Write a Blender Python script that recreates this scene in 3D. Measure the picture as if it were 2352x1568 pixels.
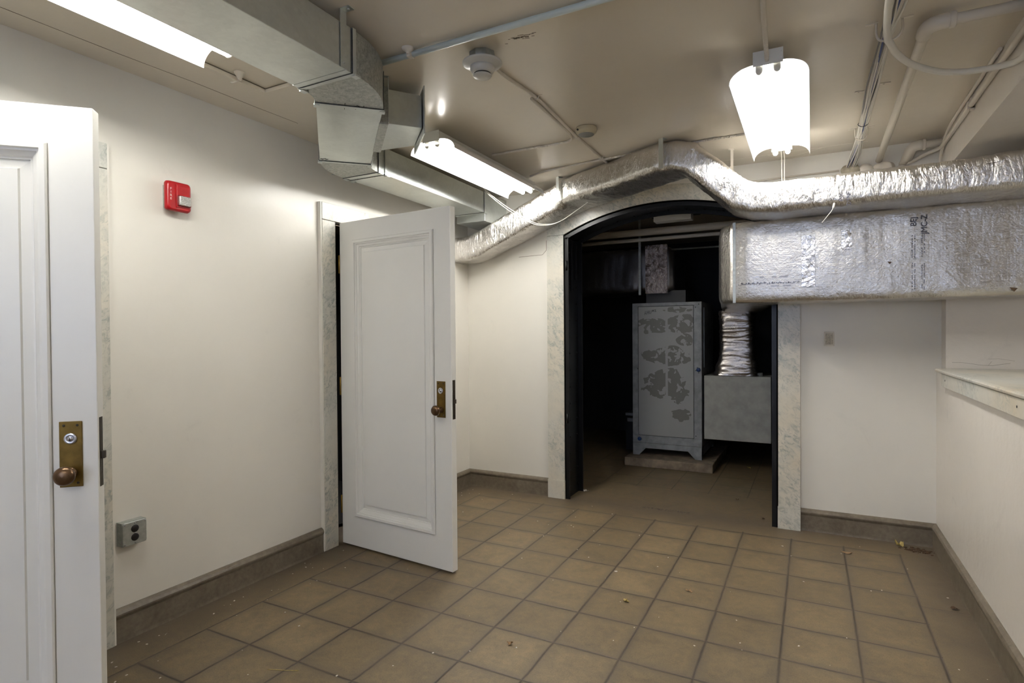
import bpy, bmesh, math, random
from mathutils import Vector, Matrix, noise
random.seed(7)
S = bpy.context.scene
for o in list(bpy.data.objects): bpy.data.objects.remove(o)
COL = S.collection

# ------------------------------------------------------------------ camera
cam = bpy.data.objects.new('camera', bpy.data.cameras.new('camera')); COL.objects.link(cam)
cam.data.sensor_width = 36.0
cam.data.lens = 1319.3 / 2352 * 36.0
cam.data.clip_start = 0.02
yaw, pitch, roll = 0.48, -0.0123, -0.0073
fw = Vector((-math.sin(yaw)*math.cos(pitch), math.cos(yaw)*math.cos(pitch), math.sin(pitch)))
r0 = Vector((math.cos(yaw), math.sin(yaw), 0)); u0 = r0.cross(fw)
rt = r0*math.cos(roll) + u0*math.sin(roll); up = u0*math.cos(roll) - r0*math.sin(roll)
m = Matrix((rt, up, -fw)).transposed().to_4x4(); m.translation = Vector((1.5847, -2.5893, 1.3434))
cam.matrix_world = m
S.camera = cam
# ------------------------------------------------------------------ world, exposure
w = bpy.data.worlds.new('world'); S.world = w; w.use_nodes = True
w.node_tree.nodes['Background'].inputs[0].default_value = (0.55, 0.68, 1.0, 1)
w.node_tree.nodes['Background'].inputs[1].default_value = 2.2
vs = S.view_settings
vs.view_transform = 'Standard'; vs.look = 'None'; vs.gamma = 1.0; vs.use_curve_mapping = False
vs.exposure = 1.44
S.cycles.max_bounces = 10; S.cycles.diffuse_bounces = 6; S.cycles.glossy_bounces = 5
S.cycles.sample_clamp_indirect = 6.0
TUBE = 30.0          # brightness of the fluorescent tubes

# ------------------------------------------------------------------ materials
MATS = {}
def nmat(name):
    m = bpy.data.materials.new(name); m.use_nodes = True
    nt = m.node_tree; b = nt.nodes['Principled BSDF']; MATS[name] = m
    return m, nt, b
def N(nt, t, **kw):
    n = nt.nodes.new(t)
    for k, v in kw.items():
        if k.startswith('i_'):
            key = k[2:]; key = int(key) if key.isdigit() else key.replace('_', ' ')
            n.inputs[key].default_value = v
        else: setattr(n, k, v)
    return n
def L(nt, a, b): nt.links.new(a, b)
def rgb(c): return (c[0], c[1], c[2], 1)
def ramp(nt, fac, stops):
    n = nt.nodes.new('ShaderNodeValToRGB'); e = n.color_ramp.elements
    while len(e) > 1: e.remove(e[-1])
    e[0].position = stops[0][0]; e[0].color = rgb(stops[0][1])
    for p, c in stops[1:]:
        x = e.new(p); x.color = rgb(c)
    L(nt, fac, n.inputs[0]); return n.outputs[0]
def mixc(nt, fac, a, b, mode='MIX'):
    n = nt.nodes.new('ShaderNodeMix'); n.data_type = 'RGBA'; n.blend_type = mode
    for s, v in ((n.inputs[0], fac), (n.inputs[6], a), (n.inputs[7], b)):
        if isinstance(v, (int, float)): s.default_value = v
        elif isinstance(v, tuple): s.default_value = rgb(v)
        else: L(nt, v, s)
    return n.outputs[2]
def mth(nt, op, a, b=None, c=None):
    n = nt.nodes.new('ShaderNodeMath'); n.operation = op
    for i, v in enumerate((a, b, c)):
        if v is None: continue
        if isinstance(v, (int, float)): n.inputs[i].default_value = v
        else: L(nt, v, n.inputs[i])
    return n.outputs[0]
def coords(nt, scale=(1, 1, 1), kind='Object'):
    tc = nt.nodes.new('ShaderNodeTexCoord'); mp = nt.nodes.new('ShaderNodeMapping')
    mp.inputs['Scale'].default_value = scale
    L(nt, tc.outputs[kind], mp.inputs[0]); return mp.outputs[0]
def tex(nt, vec, scale, detail=4, rough=0.55, dist=0.0):
    n = N(nt, 'ShaderNodeTexNoise', i_Scale=scale, i_Detail=detail, i_Roughness=rough, i_Distortion=dist)
    L(nt, vec, n.inputs['Vector']); return n.outputs['Fac']
def bump(nt, b, h, strength, dist=0.002, prev=None):
    n = N(nt, 'ShaderNodeBump', i_Strength=strength, i_Distance=dist)
    L(nt, h, n.inputs['Height'])
    if prev is not None: L(nt, prev, n.inputs['Normal'])
    L(nt, n.outputs[0], b.inputs['Normal']); return n.outputs[0]

def simple(name, col, rough=0.5, metal=0.0, spec=0.5, var=0.0, bumps=0.0, vscale=9.0, bscale=60.0):
    m, nt, b = nmat(name)
    b.inputs['Base Color'].default_value = rgb(col); b.inputs['Roughness'].default_value = rough
    b.inputs['Metallic'].default_value = metal; b.inputs['Specular IOR Level'].default_value = spec
    v = coords(nt)
    if var:
        n = tex(nt, v, vscale)
        d = tuple(max(0, c*(1-var)) for c in col); l = tuple(min(1, c*(1+var*0.6)) for c in col)
        L(nt, ramp(nt, n, [(0.3, d), (0.7, l)]), b.inputs['Base Color'])
    if bumps: bump(nt, b, tex(nt, v, bscale, 3), bumps, 0.001)
    return m

def paint(name, col, rough, bstr, scuff=0.0, spec=0.5, soft=0.35):
    m, nt, b = nmat(name); v = coords(nt)
    n = tex(nt, v, 1.7, 5); n2 = tex(nt, v, 14, 4)
    c = ramp(nt, n, [(0.3, tuple(x*0.95 for x in col)), (0.7, col)])
    if scuff:
        s = ramp(nt, tex(nt, v, 6, 8, 0.7, 0.6), [(0.60, (0, 0, 0)), (0.72, (1, 1, 1))])
        c = mixc(nt, mth(nt, 'MULTIPLY', s, scuff), c, tuple(x*0.78 for x in col))
    L(nt, c, b.inputs['Base Color'])
    b.inputs['Roughness'].default_value = rough; b.inputs['Specular IOR Level'].default_value = spec
    p = bump(nt, b, n2, bstr, 0.004)
    bump(nt, b, tex(nt, v, 120, 2), bstr*0.25, 0.0008, p)
    return m
paint('wall_paint', (0.75, 0.72, 0.655), 0.34, 0.25, 0.25)
paint('right_wall_paint', (0.74, 0.69, 0.625), 0.36, 0.8, 0.5)
paint('ceiling_paint', (0.74, 0.675, 0.565), 0.25, 0.22, 0.15)
paint('door_paint', (0.83, 0.815, 0.765), 0.34, 0.06, 0.0)
paint('pipe_paint', (0.70, 0.64, 0.55), 0.4, 0.2, 0.4)
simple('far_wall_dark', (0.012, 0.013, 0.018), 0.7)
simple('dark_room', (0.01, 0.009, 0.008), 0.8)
simple('black_iron', (0.004, 0.004, 0.0045), 0.33, 0.0, 0.32, 0.3, 0.3)
simple('white_enamel', (0.85, 0.85, 0.85), 0.3)
simple('housing_white', (0.68, 0.68, 0.65), 0.35)
simple('socket_plastic', (0.7, 0.68, 0.62), 0.4)
simple('detector_plastic', (0.56, 0.54, 0.49), 0.35)
simple('detector_cream', (0.50, 0.43, 0.29), 0.4)
simple('detector_face', (0.24, 0.24, 0.22), 0.45)
simple('dark_plastic', (0.01, 0.008, 0.008), 0.3)
simple('brass', (0.17, 0.105, 0.022), 0.42, 0.75, 0.5, 0.35, 0.15, 25)
simple('knob_bronze', (0.15, 0.085, 0.042), 0.3, 0.7, 0.5, 0.45, 0, 30)
simple('old_iron', (0.05, 0.038, 0.025), 0.5, 0.5, 0.5, 0.4, 0.2, 60)
simple('hinge_brass', (0.32, 0.19, 0.04), 0.35, 0.8)
simple('chrome', (0.62, 0.62, 0.66), 0.25, 0.9)
simple('alarm_red', (0.38, 0.003, 0.007), 0.3)
simple('alarm_red_dark', (0.20, 0.002, 0.004), 0.4)
simple('alarm_white', (0.8, 0.78, 0.74), 0.5)
simple('steel_box', (0.42, 0.44, 0.42), 0.42, 0.7, 0.5, 0.2, 0.1, 40)
simple('cable_white', (0.72, 0.69, 0.62), 0.45)
simple('cable_grey', (0.20, 0.19, 0.18), 0.5)
simple('cable_blue', (0.02, 0.05, 0.22), 0.5)
simple('cable_black', (0.012, 0.012, 0.014), 0.5)
simple('foam_tan', (0.42, 0.37, 0.28), 0.8, 0, 0.3, 0.4, 0.5, 20)
simple('pale_blue_pipe', (0.60, 0.67, 0.65), 0.35)
simple('leaf_yellow', (0.42, 0.32, 0.10), 0.6, 0, 0.4, 0.3, 0, 60)
simple('leaf_tan', (0.30, 0.19, 0.10), 0.7, 0, 0.4, 0.3, 0, 60)
simple('leaf_brown', (0.08, 0.045, 0.022), 0.8, 0, 0.4, 0.3, 0, 60)
simple('paint_flake', (0.62, 0.58, 0.52), 0.6)
simple('blue_button', (0.003, 0.03, 0.14), 0.3)
simple('marker_ink', (0.01, 0.01, 0.012), 0.6)
simple('print_ink', (0.05, 0.05, 0.075), 0.55)
simple('plate_paint', (0.66, 0.62, 0.54), 0.45)
simple('plate_paint_worn', (0.50, 0.455, 0.37), 0.5, 0, 0.4, 0.4, 0.4, 90)

# fluorescent tube
m, nt, b = nmat('tube_glow')
b.inputs['Base Color'].default_value = (0.9, 0.9, 0.9, 1)
b.inputs['Emission Color'].default_value = (1.0, 0.985, 0.935, 1); b.inputs['Emission Strength'].default_value = TUBE

m2 = m.copy(); m2.name = 'tube_glow_dim'; MATS['tube_glow_dim'] = m2
m2.node_tree.nodes['Principled BSDF'].inputs['Emission Strength'].default_value = TUBE*0.62  # dimmed copy, keeps nearby surfaces from burning out
# galvanised sheet
m, nt, b = nmat('galvanised')
v = coords(nt); n = tex(nt, v, 3.0, 6, 0.6, 0.8); vo = N(nt, 'ShaderNodeTexVoronoi', i_Scale=70.0); L(nt, v, vo.inputs['Vector'])
sp = tex(nt, v, 90, 4, 0.7)
c = ramp(nt, n, [(0.3, (0.54, 0.57, 0.55)), (0.7, (0.70, 0.735, 0.71))])
c = mixc(nt, 0.18, c, ramp(nt, vo.outputs['Color'], [(0.0, (0.36, 0.37, 0.36)), (1.0, (0.62, 0.63, 0.61))]))
L(nt, c, b.inputs['Base Color']); b.inputs['Metallic'].default_value = 0.82
L(nt, mth(nt, 'MULTIPLY_ADD', sp, 0.14, 0.24), b.inputs['Roughness'])
bump(nt, b, n, 0.25, 0.01)
# spangled elbow metal
m, nt, b = nmat('galvanised_spangle')
v = coords(nt); n = tex(nt, v, 60, 6, 0.7, 1.0)
L(nt, ramp(nt, n, [(0.35, (0.27, 0.28, 0.26)), (0.65, (0.52, 0.53, 0.50))]), b.inputs['Base Color'])
b.inputs['Metallic'].default_value = 0.75; b.inputs['Roughness'].default_value = 0.42
# seam dark
simple('seam_dark', (0.05, 0.05, 0.05), 0.5, 0.5)

# foil
def foil(name, s1, s2, scrim=0.0, rough=0.2, stretch=(1, 1, 1), tint=(0.80, 0.77, 0.73), fineb=0.0, fs=150, ms=28):
    m, nt, b = nmat(name)
    v = coords(nt, stretch); v0 = coords(nt)
    big = tex(nt, v, 7, 4, 0.6, 1.2); mid = tex(nt, v, ms, 5, 0.65, 1.5); fine = tex(nt, v0, fs, 3, 0.6)
    vo = N(nt, 'ShaderNodeTexVoronoi', i_Scale=34.0, feature='DISTANCE_TO_EDGE'); L(nt, v, vo.inputs['Vector'])
    cr = ramp(nt, vo.outputs['Distance'], [(0.0, (0, 0, 0)), (0.25, (1, 1, 1))])
    p = bump(nt, b, big, s1, 0.02)
    p = bump(nt, b, mid, s2, 0.006, p)
    p = bump(nt, b, cr, s2*0.35, 0.0025, p)
    p = bump(nt, b, fine, 0.25*s2+0.1+fineb, 0.0012, p)
    if scrim:
        sx = nt.nodes.new('ShaderNodeSeparateXYZ'); L(nt, v0, sx.inputs[0])
        g = mth(nt, 'PINGPONG', sx.outputs[0], 0.0065); g2 = mth(nt, 'PINGPONG', sx.outputs[2], 0.0065)
        g = mth(nt, 'MINIMUM', g, g2); g = mth(nt, 'MULTIPLY', g, 300)
        bump(nt, b, g, scrim, 0.0008, p)
    darkening = ramp(nt, tex(nt, v0, 4, 6, 0.7, 0.5), [(0.35, tint), (0.7, tuple(x*0.86 for x in tint))])
    L(nt, darkening, b.inputs['Base Color']); b.inputs['Metallic'].default_value = 0.92
    b.inputs['Roughness'].default_value = rough
foil('foil_wrap', 0.6, 0.6, 0.0, 0.20, (2.2, 0.8, 0.7), (0.70, 0.675, 0.645))
foil('foil_big', 0.18, 0.30, 0.12, 0.25, (1, 1, 1), (0.66, 0.635, 0.60), fineb=0.6, fs=85, ms=52)
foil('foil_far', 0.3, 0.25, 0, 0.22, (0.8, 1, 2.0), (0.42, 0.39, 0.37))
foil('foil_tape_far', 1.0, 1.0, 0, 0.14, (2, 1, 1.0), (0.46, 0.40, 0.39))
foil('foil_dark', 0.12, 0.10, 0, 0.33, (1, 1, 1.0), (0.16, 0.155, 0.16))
foil('foil_tape', 0.9, 0.7, 0, 0.16, (1, 1, 1), (0.85, 0.86, 0.9))

# marble
m, nt, b = nmat('marble')
v = coords(nt)
mr = nt.nodes.new('ShaderNodeMapping'); mr.inputs['Rotation'].default_value = (0.65, 0.65, 0.1); L(nt, v, mr.inputs[0])
mp = nt.nodes.new('ShaderNodeMapping'); mp.inputs['Scale'].default_value = (2.4, 2.4, 0.75); L(nt, mr.outputs[0], mp.inputs[0]); dv = mp.outputs[0]
n1 = tex(nt, dv, 6.5, 9, 0.68, 0.5); n2 = tex(nt, dv, 16, 8, 0.70, 1.2); n3 = tex(nt, v, 2.0, 3); reg = ramp(nt, tex(nt, v, 2.6, 3, 0.5), [(0.40, (0.15, 0.15, 0.15)), (0.60, (1, 1, 1))])
base = ramp(nt, n3, [(0.35, (0.576, 0.567, 0.515)), (0.62, (0.594, 0.540, 0.440)), (0.75, (0.558, 0.468, 0.334))])
m1 = ramp(nt, n1, [(0.42, (0, 0, 0)), (0.66, (1, 1, 1))]); m2 = ramp(nt, n2, [(0.50, (0, 0, 0)), (0.60, (1, 1, 1))])
c = mixc(nt, mth(nt, 'MULTIPLY', mth(nt, 'MULTIPLY', m1, reg), 0.75), base, (0.37, 0.385, 0.355))
c = mixc(nt, mth(nt, 'MULTIPLY', mth(nt, 'MULTIPLY', m2, reg), 0.75), c, (0.24, 0.26, 0.24))
L(nt, c, b.inputs['Base Color']); b.inputs['Roughness'].default_value = 0.3

# terrazzo-like base
m, nt, b = nmat('skirting_stone')
v = coords(nt); n = tex(nt, v, 7, 7, 0.7, 0.6); n2 = tex(nt, v, 45, 5, 0.6)
c = ramp(nt, n, [(0.3, (0.080, 0.060, 0.039)), (0.55, (0.147, 0.118, 0.081)), (0.75, (0.211, 0.179, 0.133))])
c = mixc(nt, 0.3, c, ramp(nt, n2, [(0.3, (0.076, 0.057, 0.039)), (0.7, (0.227, 0.192, 0.142))]))
L(nt, c, b.inputs['Base Color']); b.inputs['Roughness'].default_value = 0.42; bump(nt, b, n2, 0.3, 0.002)

# concrete pad
simple('pad_concrete', (0.20, 0.155, 0.11), 0.8, 0, 0.3, 0.45, 0.6, 12)

# quarry tile floor
m, nt, b = nmat('floor_tiles')
v = coords(nt); sx = nt.nodes.new('ShaderNodeSeparateXYZ'); L(nt, v, sx.inputs[0])
X0, Y0 = sx.outputs[0], sx.outputs[1]
wob = mth(nt, 'MULTIPLY', mth(nt, 'SUBTRACT', tex(nt, v, 9, 4), 0.5), 0.006)
X = mth(nt, 'ADD', X0, wob); Y = mth(nt, 'ADD', Y0, wob)
def within(a, lo, hi): return mth(nt, 'MULTIPLY', mth(nt, 'GREATER_THAN', a, lo), mth(nt, 'LESS_THAN', a, hi))
def line(a, p, wd):
    d = mth(nt, 'PINGPONG', a, p/2.0); f = mth(nt, 'FLOOR', mth(nt, 'DIVIDE', mth(nt, 'ADD', a, p/2), p))
    d = mth(nt, 'ABSOLUTE', mth(nt, 'SUBTRACT', a, mth(nt, 'MULTIPLY', f, p)))
    return mth(nt, 'SUBTRACT', 1.0, mth(nt, 'SMOOTH_MIN', 1.0, mth(nt, 'DIVIDE', d, wd), 0.2))
PX, PY = 0.294, 0.305
main = mth(nt, 'MULTIPLY', within(X, -0.886, 2.066), mth(nt, 'LESS_THAN', Y, 1.552))
lx = line(X, PX, 0.0075); ly = line(Y, PY, 0.0072)
l1 = mth(nt, 'MULTIPLY', mth(nt, 'MAXIMUM', lx, ly), main)
far = mth(nt, 'GREATER_THAN', Y, 2.40)
xf = mth(nt, 'ADD', X, -0.822+0.305*5); l2 = mth(nt, 'MULTIPLY', mth(nt, 'MAXIMUM', line(xf, 0.305, 0.005), line(mth(nt, 'ADD', Y, -2.735+3.05), 0.305, 0.005)), far)
cross = mth(nt, 'MULTIPLY', line(mth(nt, 'ADD', Y, 0.11), 0.915, 0.003), mth(nt, 'MULTIPLY', mth(nt, 'GREATER_THAN', X, 2.06), mth(nt, 'LESS_THAN', Y, 1.55)))
lines = mth(nt, 'MINIMUM', mth(nt, 'MAXIMUM', mth(nt, 'MAXIMUM', l1, l2), cross), 1.0)
wr = ramp(nt, tex(nt, v, 3.5, 4), [(0.35, (0.6, 0.6, 0.6)), (0.6, (1, 1, 1))])
lines = mth(nt, 'MULTIPLY', lines, wr)
# per tile tone
fx = mth(nt, 'FLOOR', mth(nt, 'DIVIDE', X, PX)); fy = mth(nt, 'FLOOR', mth(nt, 'DIVIDE', Y, PY))
cb = nt.nodes.new('ShaderNodeCombineXYZ'); L(nt, fx, cb.inputs[0]); L(nt, fy, cb.inputs[1])
wn = nt.nodes.new('ShaderNodeTexWhiteNoise'); L(nt, cb.outputs[0], wn.inputs[0])
n1 = tex(nt, v, 5.0, 8, 0.68, 0.7); n2 = tex(nt, v, 26, 8, 0.75, 0.3); n3 = tex(nt, v, 190, 4, 0.75)
c = ramp(nt, n1, [(0.30, (0.062, 0.045, 0.025)), (0.48, (0.153, 0.109, 0.054)), (0.70, (0.222, 0.162, 0.081))])
c = mixc(nt, 0.42, c, ramp(nt, n2, [(0.36, (0.058, 0.041, 0.025)), (0.64, (0.256, 0.186, 0.098))]))
c = mixc(nt, 0.28, c, ramp(nt, n3, [(0.35, (0.050, 0.034, 0.021)), (0.65, (0.297, 0.227, 0.135))]))
tone = mth(nt, 'MULTIPLY_ADD', mth(nt, 'MULTIPLY', wn.outputs['Value'], main), 0.22, 0.84)
vm = nt.nodes.new('ShaderNodeMix'); vm.data_type = 'RGBA'; vm.blend_type = 'MULTIPLY'; vm.inputs[0].default_value = 1
L(nt, c, vm.inputs[6]); L(nt, tone, vm.inputs[7]); c = vm.outputs[2]
# grime at tile edges; tone also darkens towards the walls
ed = mth(nt, 'MAXIMUM', line(X, PX, 0.05), line(Y, PY, 0.05)); ed = mth(nt, 'MULTIPLY', mth(nt, 'MULTIPLY', ed, main), mth(nt, 'MULTIPLY', n1, 1.1))
c = mixc(nt, ed, c, (0.085, 0.066, 0.047))
dx = mth(nt, 'MINIMUM', mth(nt, 'ADD', X0, 1.105), mth(nt, 'SUBTRACT', 2.245, X0))
dd = mth(nt, 'MINIMUM', dx, mth(nt, 'ABSOLUTE', mth(nt, 'SUBTRACT', 1.765, Y0)))
darkening = mth(nt, 'MULTIPLY', mth(nt, 'SUBTRACT', 1.0, mth(nt, 'MINIMUM', 1.0, mth(nt, 'DIVIDE', dd, 0.22))), mth(nt, 'MULTIPLY_ADD', n2, 0.9, 0.15))
c = mixc(nt, darkening, c, (0.075, 0.057, 0.042))
c = mixc(nt, mth(nt, 'MULTIPLY', lines, 0.97), c, (0.024, 0.017, 0.013))
# worn glue letters at the threshold
pm = mth(nt, 'MULTIPLY', within(X0, 0.42, 0.78), within(Y0, 1.785, 1.825))
pm = mth(nt, 'MULTIPLY', pm, mth(nt, 'GREATER_THAN', tex(nt, v, 55, 2), 0.52))
c = mixc(nt, pm, c, (0.03, 0.02, 0.015))
L(nt, c, b.inputs['Base Color'])
L(nt, mth(nt, 'MULTIPLY_ADD', n2, 0.3, 0.38), b.inputs['Roughness'])
h = mth(nt, 'SUBTRACT', mth(nt, 'MULTIPLY', n1, 0.3), lines)
p = bump(nt, b, h, 0.6, 0.003); bump(nt, b, n3, 0.25, 0.0008, p)

# air handler panel: galvanised with dark adhesive residue
m, nt, b = nmat('panel_residue')
v = coords(nt); sx = nt.nodes.new('ShaderNodeSeparateXYZ'); L(nt, v, sx.inputs[0])
n = tex(nt, v, 3.2, 3, 0.5, 1.4); n2 = tex(nt, v, 14, 2, 0.5, 0.5)
def ell(cx, cz, rx, rz):
    a = mth(nt, 'DIVIDE', mth(nt, 'SUBTRACT', sx.outputs[0], cx), rx); c2 = mth(nt, 'DIVIDE', mth(nt, 'SUBTRACT', sx.outputs[2], cz), rz)
    d = mth(nt, 'ADD', mth(nt, 'MULTIPLY', a, a), mth(nt, 'MULTIPLY', c2, c2))
    return mth(nt, 'LESS_THAN', mth(nt, 'ADD', d, mth(nt, 'MULTIPLY', mth(nt, 'SUBTRACT', n, 0.50), 4.5)), 1.0)
mask = ell(0.13, 1.40, 0.16, 0.10)
for e in ((0.40, 1.44, 0.13, 0.085), (0.36, 1.58, 0.14, 0.03), (0.46, 1.27, 0.07, 0.06), (0.28, 1.12, 0.23, 0.10), (0.27, 0.80, 0.22, 0.18), (0.44, 0.52, 0.09, 0.06)):
    mask = mth(nt, 'MAXIMUM', mask, ell(*e))
mask = mth(nt, 'MULTIPLY', mask, mth(nt, 'GREATER_THAN', mth(nt, 'ABSOLUTE', mth(nt, 'SUBTRACT', sx.outputs[0], 0.285)), 0.012))
mask = mth(nt, 'MULTIPLY', mask, mth(nt, 'LESS_THAN', n2, 0.58))
c = mixc(nt, mth(nt, 'MULTIPLY', mask, 0.75), (0.30, 0.305, 0.30), (0.10, 0.095, 0.08))
L(nt, c, b.inputs['Base Color']); b.inputs['Roughness'].default_value = 0.5; b.inputs['Metallic'].default_value = 0.25
simple('cabinet_galv', (0.25, 0.26, 0.27), 0.5, 0.3, 0.5, 0.3, 0, 14)
simple('box_galv', (0.36, 0.36, 0.33), 0.55, 0.2, 0.5, 0.2, 0, 10)
m, nt, b = nmat('strobe_lens')
v = coords(nt); vo = N(nt, 'ShaderNodeTexVoronoi', i_Scale=260.0); L(nt, v, vo.inputs['Vector'])
L(nt, ramp(nt, vo.outputs['Distance'], [(0.1, (0.2, 0.2, 0.2)), (0.6, (0.85, 0.85, 0.82))]), b.inputs['Base Color'])
b.inputs['Roughness'].default_value = 0.12; b.inputs['Metallic'].default_value = 0.6

# ------------------------------------------------------------------ mesh helpers
class MB:
    def __init__(s): s.v = []; s.f = []; s.sm = []
    def add(s, vs, fs, smooth=False):
        k = len(s.v); s.v += [tuple(x) for x in vs]; s.f += [tuple(i+k for i in f) for f in fs]; s.sm += [smooth]*len(fs); return s
    def box(s, x0, x1, y0, y1, z0, z1):
        vs = [(x, y, z) for x in (x0, x1) for y in (y0, y1) for z in (z0, z1)]
        return s.add(vs, [(0,1,3,2), (4,6,7,5), (0,4,5,1), (2,3,7,6), (0,2,6,4), (1,5,7,3)])
    def obox(s, c, ax, ay, az, hx, hy, hz):
        c = Vector(c); ax = Vector(ax).normalized(); ay = Vector(ay).normalized(); az = Vector(az).normalized()
        vs = [c+ax*hx*i+ay*hy*j+az*hz*k for i in (-1, 1) for j in (-1, 1) for k in (-1, 1)]
        return s.add(vs, [(0,1,3,2), (4,6,7,5), (0,4,5,1), (2,3,7,6), (0,2,6,4), (1,5,7,3)])
    def prism(s, poly, d, smooth=False):      # poly: list of 3D points, d: offset vector
        n = len(poly); d = Vector(d); vs = [Vector(p) for p in poly] + [Vector(p)+d for p in poly]
        fs = [tuple(range(n)), tuple(range(2*n-1, n-1, -1))]
        s.add(vs, fs); k = len(s.v)-2*n
        for i in range(n):
            j = (i+1) % n; s.f.append((k+i, k+n+i, k+n+j, k+j)); s.sm.append(smooth)
        return s
    def rings(s, rings, cap=True, smooth=True, closed=True):
        n = len(rings[0]); vs = [p for r in rings for p in r]; fs = []
        for a in range(len(rings)-1):
            for i in range(n if closed else n-1):
                j = (i+1) % n; fs.append((a*n+i, a*n+j, (a+1)*n+j, (a+1)*n+i))
        s.add(vs, fs, smooth)
        if cap:
            k = len(s.v)-len(vs)
            s.f.append(tuple(k+i for i in range(n-1, -1, -1))); s.sm.append(False)
            s.f.append(tuple(k+len(vs)-n+i for i in range(n))); s.sm.append(False)
        return s
    def tube(s, pts, r, n=10, rf=None):
        pts = [Vector(p) for p in pts]; rs = []; prev = None
        for i, p in enumerate(pts):
            t = (pts[min(i+1, len(pts)-1)]-pts[max(i-1, 0)]).normalized()
            if prev is None:
                a = Vector((0, 0, 1)) if abs(t.z) < 0.9 else Vector((1, 0, 0)); u = t.cross(a).normalized()
            else:
                u = (prev - t*prev.dot(t)).normalized()
            prev = u; v = t.cross(u); rr = rf(i) if rf else r
            rs.append([p+u*math.cos(2*math.pi*k/n)*rr+v*math.sin(2*math.pi*k/n)*rr for k in range(n)])
        return s.rings(rs)
    def lathe(s, c, axis, prof, n=28):        # prof: (radius, height along axis)
        c = Vector(c); a = Vector(axis).normalized(); t = Vector((0, 0, 1)) if abs(a.z) < 0.9 else Vector((1, 0, 0))
        u = a.cross(t).normalized(); v = a.cross(u)
        return s.rings([[c+a*h+(u*math.cos(2*math.pi*k/n)+v*math.sin(2*math.pi*k/n))*max(r, 1e-5) for k in range(n)] for r, h in prof])
    def build(s, name, mat, parent=None, bevel=0.0, seg=2):
        me = bpy.data.meshes.new(name); me.from_pydata(s.v, [], s.f); me.validate()
        bm = bmesh.new(); bm.from_mesh(me); bmesh.ops.recalc_face_normals(bm, faces=bm.faces); bm.to_mesh(me); bm.free()
        if len(me.polygons) == len(s.sm):
            for p, q in zip(me.polygons, s.sm): p.use_smooth = q
        me.materials.append(MATS[mat])
        o = bpy.data.objects.new(name, me); COL.objects.link(o)
        if parent is not None: o.parent = parent; o.matrix_parent_inverse = parent.matrix_world.inverted()
        if bevel:
            b = o.modifiers.new('bevel', 'BEVEL'); b.width = bevel; b.segments = seg; b.limit_method = 'ANGLE'; b.angle_limit = 0.6
        return o
def thing(name, label, cat, loc=(0, 0, 0), rot=None, group=None):
    o = bpy.data.objects.new(name, None); COL.objects.link(o); o.empty_display_size = 0.05
    o.location = loc
    if rot: o.rotation_euler = rot
    o['label'] = label; o['category'] = cat
    if group: o['group'] = group
    bpy.context.view_layer.update(); return o
def tag(o, label, cat, group=None):
    o['label'] = label; o['category'] = cat
    if group: o['group'] = group
    return o
def structure(o, label=None, cat=None):
    o['kind'] = 'structure'
    if label: o['label'] = label
    if cat: o['category'] = cat
    return o
def smooth_path(pts, n=8):
    pts = [Vector(p) for p in pts]; out = []
    P = [pts[0]*2-pts[1]] + pts + [pts[-1]*2-pts[-2]]
    for i in range(1, len(P)-2):
        for k in range(n):
            t = k/n; a, b, c, d = P[i-1], P[i], P[i+1], P[i+2]
            out.append(0.5*((2*b)+(-a+c)*t+(2*a-5*b+4*c-d)*t*t+(-a+3*b-3*c+d)*t**3))
    out.append(pts[-1]); return out
def dup(root, loc, label=None, rotz=None, group=None):
    r = root.copy(); COL.objects.link(r); r.location = loc
    if rotz is not None: r.rotation_euler.z = rotz
    if label: r['label'] = label
    if group: r['group'] = group
    for ch in [o for o in bpy.data.objects if o.parent == root]:
        c = ch.copy(); COL.objects.link(c); c.parent = r
        for g in [o for o in bpy.data.objects if o.parent == ch]:
            d = g.copy(); COL.objects.link(d); d.parent = c
    return r

# ------------------------------------------------------------------ room shell
CZ = 2.53
XL, XR, YB = -1.13, 2.275, 1.785
YN = -5.2                                   # wall behind the photographer
D1 = (-2.235, -1.300); D2 = (0.144, 1.075); DH = 2.066
structure(MB().box(-1.4, 3.9, YN-0.1, 5.3, -0.08, 0.0).build('floor', 'floor_tiles'), 'brown quarry tile floor with dark grout, darker along the walls', 'floor')
c = MB()
c.box(-1.4, -0.777, YN-0.1, 5.3, CZ, CZ+0.12); c.box(-0.777, 3.9, -0.641, 5.3, CZ, CZ+0.12)
c.box(-0.12, 3.9, YN-0.1, -0.641, CZ, CZ+0.12); c.box(-0.777, -0.12, YN-0.1, -0.641, CZ+0.022, CZ+0.12)
structure(c.build('ceiling', 'ceiling_paint'), 'glossy tan painted plaster ceiling', 'ceiling')
# left wall with two door openings
c = MB(); T = XL-0.22
for y0, y1, z0, z1 in ((YN, D1[0], 0, CZ), (D1[0], D1[1], DH, CZ), (D1[1], D2[0], 0, CZ), (D2[0], D2[1], DH, CZ), (D2[1], YB+0.25, 0, CZ)):
    c.box(T, XL, y0, y1, z0, z1)
structure(c.build('wall_left', 'wall_paint'), 'cream painted wall holding the fire alarm and the two doorways', 'wall')
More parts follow.
